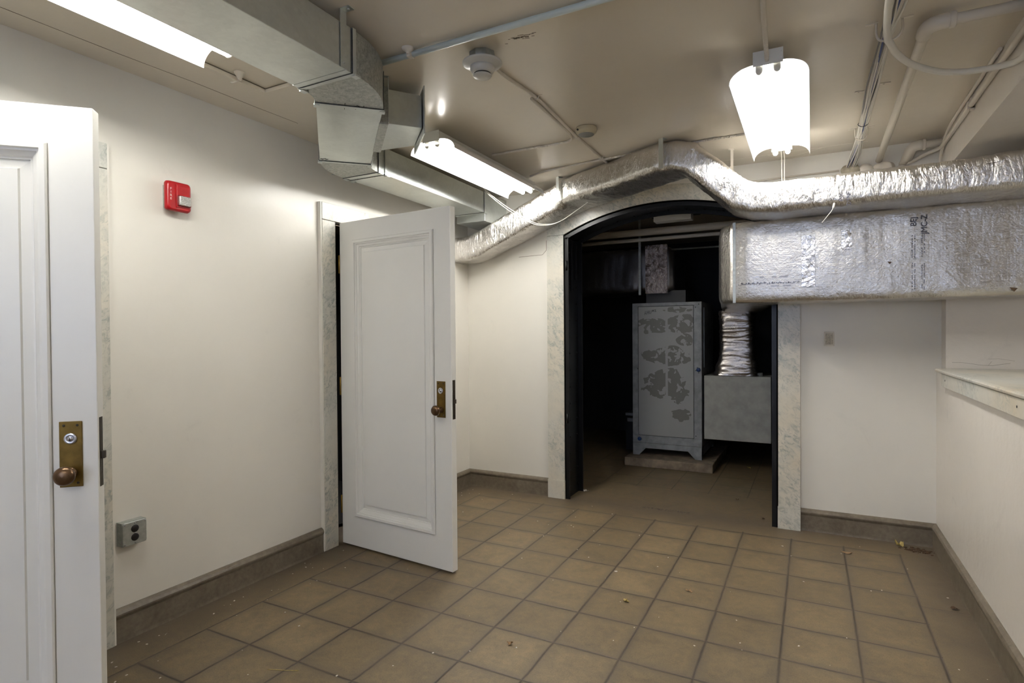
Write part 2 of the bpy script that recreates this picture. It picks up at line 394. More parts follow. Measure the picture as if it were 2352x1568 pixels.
# back wall with arched opening
AX0, AX1, ASP, AAP = -0.196, 1.384, 2.145, 2.33
ACX = (AX0+AX1)/2; AR = ((AX1-AX0)**2/4+(AAP-ASP)**2)/(2*(AAP-ASP)); ACZ = AAP-AR
def arcz(x, R=AR): return ACZ+math.sqrt(R*R-(x-ACX)**2)
c = MB(); YB2 = 2.03
c.box(XL-0.22, AX0, YB, YB2, 0, CZ); c.box(AX1, 3.9, YB, YB2, 0, CZ)
xs = [AX0+(AX1-AX0)*i/32 for i in range(33)]
c.prism([(x, YB, arcz(x)) for x in xs]+[(AX1, YB, CZ), (AX0, YB, CZ)], (0, YB2-YB, 0))
structure(c.build('wall_back', 'wall_paint'), 'cream painted far wall pierced by the arched opening', 'wall')
# right wall: lower part, upper lintel over the niche, niche
NZ0, NZ1, NY = 1.118, 2.306, 1.655
structure(MB().box(XR, 3.9, YN, YB, 0, NZ0-0.021).build('wall_right', 'right_wall_paint'), 'cream wall below the marble ledge', 'wall')
structure(MB().box(2.30, 3.9, NY, YB, NZ0-0.021, CZ).build('wall_right_niche_end', 'right_wall_paint'), 'cream end wall of the niche above the marble ledge', 'wall')
structure(MB().box(2.30, 3.9, YN, NY, NZ1, CZ).build('wall_right_lintel', 'right_wall_paint'), 'deep cream lintel over the niche', 'wall')
structure(MB().box(3.5, 3.9, YN, NY, NZ0-0.021, NZ1).build('wall_right_niche_back', 'right_wall_paint'), 'back wall of the niche', 'wall')
structure(MB().box(2.30, 3.5, YN, -3.2, NZ0-0.021, NZ1).build('wall_right_near', 'right_wall_paint'), 'cream wall nearer than the niche', 'wall')
# wall behind the photographer with a window added to give the cool daylight seen in the foil
c = MB()
wx0, wx1, wz0, wz1 = 0.3, 1.9, 1.0, 2.2
c.box(-1.4, wx0, YN-0.2, YN, 0, CZ); c.box(wx1, 3.9, YN-0.2, YN, 0, CZ); c.box(wx0, wx1, YN-0.2, YN, 0, wz0); c.box(wx0, wx1, YN-0.2, YN, wz1, CZ)
structure(c.build('wall_front', 'wall_paint'), 'cream wall behind the viewer', 'wall')
c = MB()
for x in (wx0, (wx0+wx1)/2, wx1): c.box(x-0.03, x+0.03, YN-0.14, YN-0.06, wz0, wz1)
for z in (wz0, wz1): c.box(wx0, wx1, YN-0.14, YN-0.06, z-0.03, z+0.03)
structure(c.build('window_added', 'door_paint'), 'plain white window added behind the viewer to let in cool daylight', 'window')
# plant room beyond the arch and the dark rooms behind the two doors
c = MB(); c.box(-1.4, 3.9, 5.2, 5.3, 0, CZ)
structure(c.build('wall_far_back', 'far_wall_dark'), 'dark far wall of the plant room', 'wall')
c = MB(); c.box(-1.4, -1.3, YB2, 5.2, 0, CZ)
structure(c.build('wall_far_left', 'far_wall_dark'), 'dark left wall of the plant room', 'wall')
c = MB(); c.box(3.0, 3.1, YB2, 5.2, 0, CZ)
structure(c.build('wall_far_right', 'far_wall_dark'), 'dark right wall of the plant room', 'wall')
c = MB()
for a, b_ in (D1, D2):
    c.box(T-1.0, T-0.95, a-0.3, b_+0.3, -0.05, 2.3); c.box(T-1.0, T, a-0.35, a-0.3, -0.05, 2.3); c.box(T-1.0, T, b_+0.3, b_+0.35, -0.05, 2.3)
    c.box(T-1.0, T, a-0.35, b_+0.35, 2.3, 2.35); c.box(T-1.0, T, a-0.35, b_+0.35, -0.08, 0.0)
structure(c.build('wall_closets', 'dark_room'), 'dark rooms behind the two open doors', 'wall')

# marble door surrounds on the left wall
def surround(name, d, label, far_only=False):
    c = MB(); w_ = 0.110; x0, x1 = XL, -1.100
    c.box(x0, x1, d[0]-w_, d[0], 0, DH); c.box(x0, x1, d[1], d[1]+w_, 0, DH)
    c.box(x0, x1, d[0]-w_, d[1]+w_, DH+0.003, DH+w_)
    o = c.build(name, 'marble', None, 0.002); structure(o, label, 'door surround')
    k = MB(); k.box(T, x0-0.0, d[0]-0.002, d[0]+0.012, 0, DH); k.box(T, x0, d[1]-0.012, d[1]+0.002, 0, DH); k.box(T, x0, d[0], d[1], DH-0.014, DH+0.001)
    k.build('jamb_lining', 'old_iron', o)
    e = MB(); e.box(x0, x1-0.004, d[1]+w_, d[1]+w_+0.008, 0, DH+w_); e.box(x0, x1-0.004, d[0]-w_-0.009, d[0]-w_, 0, DH+w_)
    e.build('grout_edge', 'wall_paint', o)
    return o
surround('trim_1', D1, 'grey veined marble surround of the doorway behind the nearest door')
surround('trim_2', D2, 'grey veined marble surround of the doorway with the farther open door')
# marble arch surround
c = MB(); y0, y1 = 1.740, YB
oL, oR = -0.340, 1.520; RO = AR+0.118
c.box(oL, AX0, y0, y1, 0.150, ASP); c.box(AX1, oR, y0, y1, 0.150, ASP)
c.box(oL-0.001, AX0+0.003, y0-0.006, y1, 0, 0.149); c.box(AX1-0.003, oR+0.001, y0-0.006, y1, 0, 0.149)
n = 36; inner = [(AX0+(AX1-AX0)*i/n) for i in range(n+1)]
outer = [oL+(oR-oL)*i/n for i in range(n+1)]
poly = [(oL, y0, ASP+0.003)]+[(x, y0, arcz(x, RO)) for x in outer]+[(oR, y0, ASP+0.003)]+[(x, y0, max(arcz(x), ASP+0.003)) for x in reversed(inner)]
vs = []; fs = []
for i in range(n+1):
    vs += [(inner[i], y0, max(arcz(inner[i]), ASP+.003)), (outer[i], y0, arcz(outer[i], RO)), (outer[i], y1, arcz(outer[i], RO)), (inner[i], y1, max(arcz(inner[i]), ASP+.003))]
for i in range(n):
    for k in range(4):
        l = (k+1) % 4; fs.append((4*i+k, 4*i+l, 4*i+4+l, 4*i+4+k))
fs += [(0, 1, 2, 3), (4*n, 4*n+3, 4*n+2, 4*n+1)]
c.add(vs, fs)
for xa, xb in ((oL, AX0), (AX1, oR)):
    xo = oL if xa == oL else oR
    c.prism([(xa, y0, ASP+0.003), (xb, y0, ASP+0.003), (xo, y0, arcz(xo, RO))], (0, y1-y0, 0))
structure(c.build('trim_3', 'marble'), 'pale veined marble surround of the arched opening', 'arch surround')

# skirtings
def skirt(name, p0, p1, nrm, label):
    h = 0.147; prof = [(0.0, 0), (0.023, 0), (0.0215, 0.006), (0.0205, 0.014), (0.020, 0.105), (0.023, 0.112), (0.026, 0.120), (0.026, 0.127), (0.020, 0.138), (0.008, h), (0.0, h)]
    p0 = Vector(p0); p1 = Vector(p1); nrm = Vector(nrm)
    c = MB(); c.rings([[p+nrm*a+Vector((0, 0, z)) for a, z in prof] for p in (p0, p1)], smooth=False)
    return structure(c.build(name, 'skirting_stone'), label, 'skirting')
skirt('baseboard_left', (XL, D1[1]+0.118, 0), (XL, D2[0]-0.118, 0), (1, 0, 0), 'brown stone skirting under the fire alarm wall')
skirt('baseboard_far_left', (XL, D2[1]+0.118, 0), (XL, YB, 0), (1, 0, 0), 'brown stone skirting seen past the open door edge')
skirt('baseboard_back_left', (XL, YB, 0), (oL-0.001, YB, 0), (0, -1, 0), 'brown stone skirting left of the arch')
skirt('baseboard_back_right', (oR+0.001, YB, 0), (XR, YB, 0), (0, -1, 0), 'brown stone skirting right of the arch')
skirt('baseboard_right', (XR, YN, 0), (XR, YB, 0), (-1, 0, 0), 'brown stone skirting under the marble ledge wall')
# hairline cracks in plaster
def strip(c, pts, wd, nrm, off=0.0008):
    nrm = Vector(nrm)
    for a, b_ in zip(pts, pts[1:]):
        a = Vector(a); b_ = Vector(b_); t = (b_-a).normalized(); s_ = t.cross(nrm).normalized()*wd/2
        c.add([a+s_+nrm*off, b_+s_+nrm*off, b_-s_+nrm*off, a-s_+nrm*off, a+s_, b_+s_, b_-s_, a-s_], [(0, 1, 2, 3), (0, 4, 5, 1), (2, 6, 7, 3), (0, 3, 7, 4), (1, 5, 6, 2)])
simple('crack_dark', (0.16, 0.13, 0.09), 0.8)
c = MB()
strip(c, [(-0.993, -1.62, CZ), (-0.985, -1.2, CZ), (-0.968, -0.9, CZ), (-0.965, -0.55, CZ), (-0.955, -0.28, CZ)], 0.0025, (0, 0, -1))
structure(c.build('trim_4', 'crack_dark'), 'thin crack running along the ceiling beside the left wall', 'crack')
simple('caulk', (0.68, 0.63, 0.54), 0.5)
c = MB(); rr = random.Random(3); pts = [(1.0+i*0.09, 1.62+rr.uniform(-0.008, 0.008), CZ) for i in range(11)]
strip(c, pts, 0.006, (0, 0, -1)); 
strip(c, [(1.33, 1.63, CZ), (1.38, 1.70, CZ), (1.50, 1.72, CZ), (1.60, 1.66, CZ), (1.66, 1.62, CZ)], 0.005, (0, 0, -1))
structure(c.build('trim_5', 'caulk'), 'ragged caulk line on the ceiling in front of the far wall', 'caulk')
c = MB(); strip(c, [(2.33, NY, 1.158), (2.38, NY, 1.157), (2.43, NY, 1.150), (2.47, NY, 1.143), (2.52, NY, 1.142), (2.56, NY, 1.150), (2.60, NY, 1.156)], 0.0013, (0, -1, 0))
strip(c, [(2.62, NY, 1.17), (2.55, NY, 1.182), (2.50, NY, 1.180)], 0.0009, (0, -1, 0)); strip(c, [(2.50, NY, 1.142), (2.515, NY, 1.165)], 0.0009, (0, -1, 0))
structure(c.build('trim_6', 'crack_dark'), 'thin cracks low on the niche wall above the ledge', 'crack')

c = MB(); strip(c, [(-0.776, -4.0, CZ+0.019), (-0.776, -0.643, CZ+0.019)], 0.004, (1, 0, 0)); strip(c, [(-0.776, -0.642, CZ+0.019), (-0.12, -0.642, CZ+0.019)], 0.004, (0, -1, 0))
structure(c.build('trim_8', 'crack_dark'), 'dark open joint around the shallow ceiling recess by the top left light', 'joint')

# ------------------------------------------------------------------ iron frame of the arch
fr = thing('iron_arch_frame', 'black riveted iron frame lining the arched opening', 'door frame', (ACX, 1.77, 0))
def jamb(side):
    c = MB(); x = AX0 if side < 0 else AX1; s = -side
    X = lambda a: x+s*a
    def bx(a0, a1, y0, y1, z0, z1): c.box(min(X(a0), X(a1)), max(X(a0), X(a1)), y0, y1, z0, z1)
    bx(0.001, 0.040, 1.752, 1.764, 0, ASP-0.02); bx(0.001, 0.010, 1.752, 2.035, 0, ASP-0.01)
    bx(0.010, 0.016, 1.80, 2.02, 0, ASP-0.05); bx(0.001, 0.052, 2.025, 2.037, 0, ASP-0.03)
    bx(0.010, 0.03, 1.764, 1.772, 0, ASP-0.03)
    for i in range(15):
        z = 0.08+i*0.138
        for y in (1.83, 1.985): c.lathe((X(0.016), y, z), (s, 0, 0), [(0.009, 0), (0.0085, 0.003), (0.005, 0.006), (0, 0.007)], 10)
    return c.build('left_jamb' if side < 0 else 'right_jamb', 'black_iron', fr)
jamb(-1); jamb(1)
def arcband(r0, r1, y0, y1, name):
    c = MB(); n = 32; rings = []
    for i in range(n+1):
        x = AX0+(AX1-AX0)*i/n; a = Vector((x-ACX, 0, arcz(x)-ACZ)).normalized()
        P = Vector((ACX, 0, ACZ)); rings.append([P+a*(AR-r0)+Vector((0, y0, 0)), P+a*(AR-r1)+Vector((0, y0, 0)), P+a*(AR-r1)+Vector((0, y1, 0)), P+a*(AR-r0)+Vector((0, y1, 0))])
    c.rings(rings, smooth=False); return c
arcband(0.001, 0.040, 1.752, 1.764, 'a').build('arch_flange', 'black_iron', fr)
c = arcband(0.001, 0.012, 1.752, 2.035, 'b'); c2 = arcband(0.012, 0.020, 1.80, 2.02, 'x'); k = len(c.v); c.v += c2.v; c.f += [tuple(i+k for i in f) for f in c2.f]; c.sm += c2.sm
for i in range(11):
    x = AX0+0.1+(AX1-AX0-0.2)*i/10; a = Vector((x-ACX, 0, arcz(x)-ACZ)).normalized()
    for y in (1.83, 1.985): c.lathe(Vector((ACX, y, ACZ))+a*(AR-0.02), -a, [(0.009, 0), (0.0085, 0.003), (0.005, 0.006), (0, 0.007)], 10)
c.build('arch_soffit', 'black_iron', fr)
arcband(0.001, 0.05, 2.025, 2.037, 'c').build('arch_back_flange', 'black_iron', fr)
# two loose bars and hinge barrel on the left jamb
MB().box(-0.176, -0.160, 1.84, 1.868, 1.70, 2.115).build('bar', 'black_iron', fr, 0.001)
MB().box(-0.172, -0.158, 1.93, 1.954, 1.80, 2.10).build('bar', 'black_iron', fr, 0.001)
MB().lathe((-0.172, 1.748, 1.86), (0, 0, 1), [(0.008, 0), (0.008, 0.075)], 12).build('hinge_barrel', 'black_iron', fr)
MB().lathe((-0.172, 1.748, 0.62), (0, 0, 1), [(0.008, 0), (0.008, 0.075)], 12).build('hinge_barrel', 'black_iron', fr)

# ------------------------------------------------------------------ panelled doors
def frame_profile(c, x0, x1, z0, z1, steps, ysign):
    # steps: list of (inset, depth); depth positive towards the viewer side (-y)
    def loop(i, d): return [(x0+i, -d*ysign, z0+i), (x1-i, -d*ysign, z0+i), (x1-i, -d*ysign, z1-i), (x0+i, -d*ysign, z1-i)]
    ls = [loop(i, d) for i, d in steps]
    vs = [p for l in ls for p in l]; fs = []
    for a in range(len(ls)-1):
        for k in range(4):
            l = (k+1) % 4; fs.append((4*a+k, 4*a+l, 4*a+4+l, 4*a+4+k))
    return c.add(vs, fs), ls
def make_door(name, hinge, ang, label, plate_w):
    # local: x from hinge to free edge, y=0 is the visible face (-y outward), thickness +y
    W, H, TH, Z0 = 0.900, 2.048, 0.045, 0.014
    root = bpy.data.objects.new(name, None); COL.objects.link(root); root.location = (hinge[0], hinge[1], 0); root.rotation_euler = (0, 0, ang)
    root['kind'] = 'structure'; root['label'] = label; root['category'] = 'door'; bpy.context.view_layer.update()
    a, bz0, bz1 = 0.122, 0.205, 1.942
    c = MB()
    for ys, yo in ((1, 0.0), (-1, TH)):
        pass
    # leaf: stiles and rails as one ring around the panel, both faces
    def rc(i0, i1, za, zb, y): return [Vector((i0, y, za)), Vector((i1, y, za)), Vector((i1, y, zb)), Vector((i0, y, zb))]
    lo = [rc(0, W, Z0, Z0+H, 0), rc(a, W-a, bz0, bz1, 0), rc(a, W-a, bz0, bz1, TH), rc(0, W, Z0, Z0+H, TH), rc(0, W, Z0, Z0+H, 0)]
    vs_ = [p for l in lo[:4] for p in l]; fs_ = []
    for q in range(4):
        for k in range(4): l = (k+1) % 4; q2 = (q+1) % 4; fs_.append((4*q+k, 4*q+l, 4*q2+l, 4*q2+k))
    c.add(vs_, fs_)
    lf = c.build('leaf', 'door_paint', None)
    c = MB(); st = [(0, 0), (0.0, 0.008), (0.004, 0.012), (0.018, 0.012), (0.021, 0.004), (0.027, 0.003), (0.029, -0.003), (0.041, -0.009), (0.045, -0.015), (0.050, -0.015), (0.052, -0.021)]
    frame_profile(c, a, W-a, bz0, bz1, st, 1)
    md = c.build('moulding', 'door_paint', None)
    c = MB(); st2 = [(0.052, -0.020), (0.078, -0.0155), (0.081, -0.0085)]
    _, ls = frame_profile(c, a, W-a, bz0, bz1, st2, 1)
    k = len(c.v); c.v += ls[-1]; c.f.append((k, k+1, k+2, k+3)); c.sm.append(False)
    c.add([(x, TH-0.01, z) for x, z in ((a-0.01, bz0-0.01), (W-a+0.01, bz0-0.01), (W-a+0.01, bz1+0.01), (a-0.01, bz1+0.01))], [(0, 1, 2, 3)])
    pn = c.build('panel', 'door_paint', None)
    # lock plate, cylinder, knob, edge plate
    zc = 0.98; px = W-0.072
    c = MB(); c.prism([(px-0.031, 0, zc-0.1025), (px+0.031, 0, zc-0.1025), (px+0.031, 0, zc+0.1025), (px-0.031, 0, zc+0.1025)], (0, -0.004, 0))
    lp = c.build('lock_plate', 'brass', None, 0.0018)
    scs = [MB().lathe((px+sx, -0.0038, zc+sz), (0, -1, 0), [(0.0042, 0), (0.0036, 0.001), (0.0015, 0.0012), (0, 0.0004)], 10).build('screw', 'old_iron', None) for sx in (-0.018, 0.018) for sz in (-0.090, 0.090)]
    cy = MB().lathe((px, -0.004, zc+0.049), (0, -1, 0), [(0.0175, 0), (0.0175, 0.004), (0.016, 0.0055), (0.0082, 0.0055), (0.0080, 0.0045), (0.0075, 0.0065), (0, 0.0065)], 28).build('lock_cylinder', 'chrome', None)
    kh = MB().box(px-0.0010, px+0.0010, -0.0112, -0.0102, zc+0.0435, zc+0.052).lathe((px, -0.0102, zc+0.0435), (0, -1, 0), [(0.0022, 0), (0.0022, 0.001), (0, 0.001)], 10).build('keyhole', 'marker_ink', None)
    kn = MB().lathe((px, -0.004, zc-0.058), (0, -1, 0), [(0.017, 0), (0.016, 0.004), (0.0085, 0.008), (0.0085, 0.026), (0.013, 0.030), (0.024, 0.036), (0.029, 0.044), (0.0285, 0.052), (0.024, 0.059), (0.014, 0.063), (0, 0.0645)], 36).build('knob', 'knob_bronze', None)
    ep = MB().box(W, W+0.0015, 0.011, 0.034, zc-0.11, zc+0.11).build('edge_plate', 'old_iron', None)
    lb = MB().box(W, W+0.012, 0.015, 0.030, zc-0.022, zc+0.002).build('latch_bolt', 'old_iron', None, 0.001)
    hs = []
    for hz in (1.80, 1.02, 0.26):
        hs.append(MB().lathe((-0.010, 0.004, hz-0.055), (0, 0, 1), [(0.002, -0.004), (0.007, 0), (0.007, 0.11), (0.002, 0.114)], 14).box(-0.010, 0.001, 0.0, 0.006, hz-0.055, hz+0.055).build('hinge', 'hinge_brass', None))
    for o in [lf, md, pn, lp, ep, lb]+hs: o.parent = root
    for o, p in [(q, lp) for q in scs]+[(cy, lp), (kn, lp), (kh, lp)]: o.parent = p
    if lf: 
        b_ = lf.modifiers.new('bevel', 'BEVEL'); b_.width = 0.0025; b_.segments = 2; b_.limit_method = 'ANGLE'
    return root
def ang_of(a, b_): return math.atan2(b_[1]-a[1], b_[0]-a[0])
make_door('door_1', (-1.061, -2.213), ang_of((-1.061, -2.213), (-0.413, -1.588)), 'white panelled door at the left edge, largest and nearest, swung open', 0)
make_door('door_2', (-1.090, 0.170), ang_of((-1.090, 0.170), (-0.195, 0.090)), 'white panelled door standing open left of the arch, brass knob on its right', 0)

# ------------------------------------------------------------------ galvanised duct with jog
Z0, Z1 = 2.320, 2.484
gd = thing('galvanised_duct', 'bare galvanised rectangular duct jogging along the ceiling above the doors', 'duct', (-0.07, -0.95, Z0))
def seg(c, a, b_, w0, w1=None):
    pass
def quadduct(L0, R0, L1, R1, z0=Z0, z1=Z1, steps=1):
    c = MB()
    return c.rings([[Vector((p[0], p[1], z)) for p, z in ((l, z0), (r, z0), (r, z1), (l, z1))] for l, r in ((L0, R0), (L1, R1))], smooth=False)
quadduct((-0.205, -4.6), (0.070, -4.6), (-0.205, -0.985), (0.070, -0.985)).build('straight_section', 'galvanised', gd, 0.002)
C1 = (-0.3875, -0.945)
def elbow(cx, cy, rin, rout, a0, a1, n=12, z0=Z0, z1=Z1):
    c = MB(); rg = []
    for i in range(n+1):
        a = math.radians(a0+(a1-a0)*i/n); d = (math.cos(a), math.sin(a))
        I = (cx+d[0]*rin, cy+d[1]*rin); O = (cx+d[0]*rout, cy+d[1]*rout)
        rg.append([Vector((I[0], I[1], z0)), Vector((O[0], O[1], z0)), Vector((O[0], O[1], z1)), Vector((I[0], I[1], z1))])
    vs = [p for r in rg for p in r]; fl = []; sm = []
    for i in range(n):
        for k in range(4):
            l = (k+1) % 4; fl.append((4*i+k, 4*i+l, 4*i+4+l, 4*i+4+k))
    c.add(vs, fl); c.f += [(3, 2, 1, 0), (4*n, 4*n+1, 4*n+2, 4*n+3)]; c.sm += [False, False]
    return c
elbow(C1[0], C1[1], 0.1825, 0.4575, 0, 45).build('elbow', 'galvanised_spangle', gd)
quadduct((-0.205, -0.985), (0.070, -0.985), (-0.205, -0.945), (0.070, -0.945), Z0-0.001, Z1+0.001).build('collar', 'galvanised', gd)
A0 = (C1[0]+0.1825*.7071, C1[1]+0.1825*.7071); B0 = (C1[0]+0.4575*.7071, C1[1]+0.4575*.7071)
Ld = 0.832; d45 = (-.7071*Ld, .7071*Ld)
A1 = (A0[0]+d45[0], A0[1]+d45[1]); B1 = (B0[0]+d45[0], B0[1]+d45[1])
quadduct(A0, B0, A1, B1).build('diagonal_section', 'galvanised', gd, 0.002)
r2 = 0.21; C2 = (B1[0]+r2*.7071, B1[1]+r2*.7071)
elbow(C2[0], C2[1], r2, r2+0.275, 225, 180).build('elbow', 'galvanised_spangle', gd)
xr, xl, y2 = C2[0]-r2, C2[0]-r2-0.275, C2[1]
quadduct((xl, y2), (xr, y2), (xl-0.01, 1.40), (xr-0.018, 1.40)).build('straight_section', 'galvanised', gd, 0.002)
quadduct((xl-0.010, 1.405), (xr-0.018, 1.405), (xl-0.012, YB), (xr-0.024, YB), Z0-0.065, Z1).build('end_section', 'galvanised', gd, 0.002)
# slip joints
def joint(L, R, dirv, name='slip_joint'):
    L = Vector((L[0], L[1], 0)); R = Vector((R[0], R[1], 0)); t = (R-L).normalized(); d = Vector((dirv[0], dirv[1], 0)).normalized()
    w_ = (R-L).length/2+0.004; m_ = (L+R)/2; zc = (Z0+Z1)/2; c = MB()
    for off, dz in ((0.0, 0.004),):
        c.obox(m_+Vector((0, 0, Z0-0.002)), t, d, (0, 0, 1), w_, 0.009, 0.0022)
        c.obox(m_+Vector((0, 0, Z1+0.002)), t, d, (0, 0, 1), w_, 0.009, 0.0022)
        for s in (-1, 1): c.obox(m_+t*s*w_+Vector((0, 0, zc)), t, d, (0, 0, 1), 0.002, 0.009, (Z1-Z0)/2+0.004)
    for s in (-1, 1): c.obox(m_+t*s*(w_-0.006)+d*0.014+Vector((0, 0, Z0-0.004)), t, d, (0, 0, 1), 0.012, 0.014, 0.004)
    o = c.build(name, 'galvanised', gd, 0.001)
    k = MB(); k.obox(m_-d*0.010+Vector((0, 0, Z0-0.001)), t, d, (0, 0, 1), w_, 0.0018, 0.0016)
    for s in (-1, 1): k.obox(m_+t*s*w_-d*0.010+Vector((0, 0, zc)), t, d, (0, 0, 1), 0.0012, 0.0018, (Z1-Z0)/2)
    k.build('joint_gap', 'seam_dark', gd)
joint((-0.205, -0.945), (0.070, -0.945), (0, 1)); joint(A0, B0, (-1, 1)); joint(A1, B1, (-1, 1)); joint((xl, y2), (xr, y2), (0, 1)); joint((xl-.01, 1.40), (xr-.018, 1.40), (0, 1)); joint((xl, y2+0.06), (xr-0.001, y2+0.06), (0, 1))
# side branch with register collar
P = [(-0.147, -0.483), (-0.444, -0.197)]; Q = [(-0.054, -0.353), (-0.239, -0.165)]
c = MB(); c.rings([[Vector((p[0], p[1], z)) for p, z in ((P[0], Z0+0.002), (P[1], Z0+0.002), (P[1], Z1-0.004), (P[0], Z1-0.004))], [Vector((p[0], p[1], z)) for p, z in ((Q[0], Z0+0.006), (Q[1], Z0+0.006), (Q[1], Z1-0.004), (Q[0], Z1-0.004))]], smooth=False)
c.build('branch', 'galvanised', gd, 0.0015)
dn = Vector((.7071, .7071, 0)); dt = Vector((.7071, -.7071, 0))
c = MB(); mq = Vector(((Q[0][0]+Q[1][0])/2, (Q[0][1]+Q[1][1])/2, (Z0+Z1)/2))
c.obox(mq+dn*0.006, dt, dn, (0, 0, 1), 0.165, 0.003, 0.112); c.build('register_flange', 'galvanised', gd, 0.001)
mp = Vector(((P[0][0]+P[1][0])/2, (P[0][1]+P[1][1])/2, (Z0+Z1)/2)); 
c = MB(); c.obox(mp-dn*0.018, dt, dn, (0, 0, 1), 0.212, 0.02, 0.087); c.build('branch_collar', 'galvanised_spangle', gd, 0.001)
# hanger straps
def strap(par, x, y, axis, z0, mat='galvanised', foot=1, wd=0.015):
    c = MB(); ax = Vector(axis); n_ = Vector((-ax.y, ax.x, 0))
    c.obox((x, y, (z0+CZ)/2), ax, n_, (0, 0, 1), wd, 0.0012, (CZ-z0)/2); c.obox(Vector((x, y, CZ-0.0015))+n_*foot*0.02, ax, n_, (0, 0, 1), wd, 0.02, 0.0015)
    c.lathe(Vector((x, y, z0+0.02))+n_*0.001*foot, n_*foot, [(0.004, 0), (0.004, 0.002), (0, 0.003)], 8)
    c.lathe(Vector((x, y, CZ-0.003))+n_*foot*0.025, (0, 0, -1), [(0.005, 0), (0.005, 0.003), (0, 0.003)], 8)
    return c.build('hanger_strap', mat, par)
strap(gd, 0.0735, -1.000, (0, 1, 0), Z0-0.002, foot=-1)
strap(gd, -0.135, -0.497, (.7071, -.7071, 0), Z0, foot=-1, wd=0.008)
strap(gd, xr+0.003, 0.175, (0, 1, 0), Z0, foot=-1, wd=0.012)
strap(gd, xl-0.003, 0.02, (0, 1, 0), Z0, foot=1, wd=0.012)
# marker scribbles on elbows
def scribble(par, strokes, z, nm='marker_scribble', mat='marker_ink', r=0.0012):
    c = MB()
    for s in strokes: c.tube([(x, y, z) for x, y in s], r, 5)
    return c.build(nm, mat, par)
rr = random.Random(5)
def scrib_at(x, y, n, sz): return [[(x+rr.uniform(-sz, sz), y+rr.uniform(-sz, sz)) for _ in range(3)] for _ in range(n)]
scribble(gd, scrib_at(-0.14, -0.70, 5, 0.02)+[[(-0.20, -0.71), (-0.15, -0.76)], [(-0.13, -0.67), (-0.10, -0.70)]], Z0-0.0005)
scribble(gd, scrib_at(-0.80, -0.24, 4, 0.018), Z0-0.0005)
scribble(gd, scrib_at(-0.93, 0.17, 3, 0.012), Z0-0.0005)

# ------------------------------------------------------------------ foil wrapped ducts
def foil_loft(nodes, name, mat, par, amp=0.006, step=0.012, nper=52, corner=0.28, wr=0.004, seed=0):
    # nodes: (centre, u (towards viewer half vector), v (up half vector))
    ks = []
    for i in range(len(nodes)-1):
        a, b_ = nodes[i], nodes[i+1]; n = max(2, int((Vector(b_[0])-Vector(a[0])).length/step))
        for k in range(n): ks.append((a, b_, k/n))
    ks.append((nodes[-2], nodes[-1], 1.0)); rg = []
    axis_prev = 0
    for a, b_, t in ks:
        c0 = Vector(a[0]).lerp(Vector(b_[0]), t); u = Vector(a[1]).lerp(Vector(b_[1]), t); v = Vector(a[2]).lerp(Vector(b_[2]), t)
        tdir = (Vector(b_[0])-Vector(a[0])).normalized(); ring = []
        for k in range(nper):
            th = 2*math.pi*k/nper; cx, sx_ = math.cos(th), math.sin(th); e = corner
            su = (abs(cx)**e)*(1 if cx >= 0 else -1); sv = (abs(sx_)**e)*(1 if sx_ >= 0 else -1)
            p = c0+u*su+v*sv; nr = (u.normalized()*su+v.normalized()*sv).normalized()
            q = p*1.0+Vector((seed*7.3, 0, seed*3.1))
            d = amp*noise.noise(q*5.0)+wr*noise.noise(q*17.0)+wr*0.9*abs(noise.noise(Vector((q.x*60, q.y*12, q.z*12))))-wr*0.4
            d += wr*0.4*noise.noise(q*60.0)
            ring.append(p+nr*d)
        rg.append(ring)
    c = MB(); c.rings(rg, smooth=True); return c.build(name, mat, par)
sd = thing('foil_wrapped_duct', 'small foil wrapped duct crossing over the arch and rising to the ceiling', 'duct', (0.86, 1.1, 2.34))
nodes = [((XL+0.01, 1.63, 2.066), (0, -.125, 0), (0, 0, .105)),
         ((-.97, 1.63, 2.068), (0, -.125, 0), (-.015, 0, .105)),
         ((-.90, 1.63, 2.085), (0, -.125, 0), (-.03, 0, .102)),
         ((-.14, 1.625, 2.385), (-.03, -.155, 0), (-.03, 0, .098)),
         ((-.02, 1.600, 2.425), (-.083, -.148, 0), (-.012, 0, .095)),
         ((.80, 1.135, 2.436), (-.083, -.148, 0), (0, 0, .093)),
         ((.88, 1.12, 2.434), (-.04, -.155, 0), (.01, 0, .093)),
         ((.935, 1.13, 2.408), (0, -.160, 0), (.035, 0, .090)),
         ((1.20, 1.235, 2.175), (0, -.172, 0), (.045, 0, .086)),
         ((1.28, 1.245, 2.145), (0, -.175, 0), (.022, 0, .092)),
         ((1.38, 1.245, 2.135), (0, -.178, 0), (0, 0, .093)),
         ((2.30, 1.245, 2.138), (0, -.178, 0), (0, 0, .092)),
         ((2.46, 1.245, 2.14), (0, -.188, 0), (0, 0, .102)),
         ((3.40, 1.245, 2.14), (0, -.178, 0), (0, 0, .095))]
foil_loft(nodes, 'foil_jacket', 'foil_wrap', sd, 0.006, 0.011, 56, 0.34, 0.0045)
strap(sd, -0.112, 1.430, (.872, -.489, 0), 2.345, foot=1); strap(sd, 0.775, 0.945, (.872, -.489, 0), 2.345, foot=1, wd=0.017)
MB().tube([(2.36, 1.05, 2.175), (2.41, 1.048, 2.178)], 0.0012, 5).build('slit', 'marker_ink', sd)
# dangling torn foil strip
MB().tube(smooth_path([(1.70, 1.062, 2.055), (1.69, 1.050, 2.02), (1.665, 1.05, 1.985), (1.64, 1.07, 1.955)], 6), 0.002, 6, rf=lambda i: 0.006 if i < 5 else 0.0018).build('torn_strip', 'paint_flake', sd)

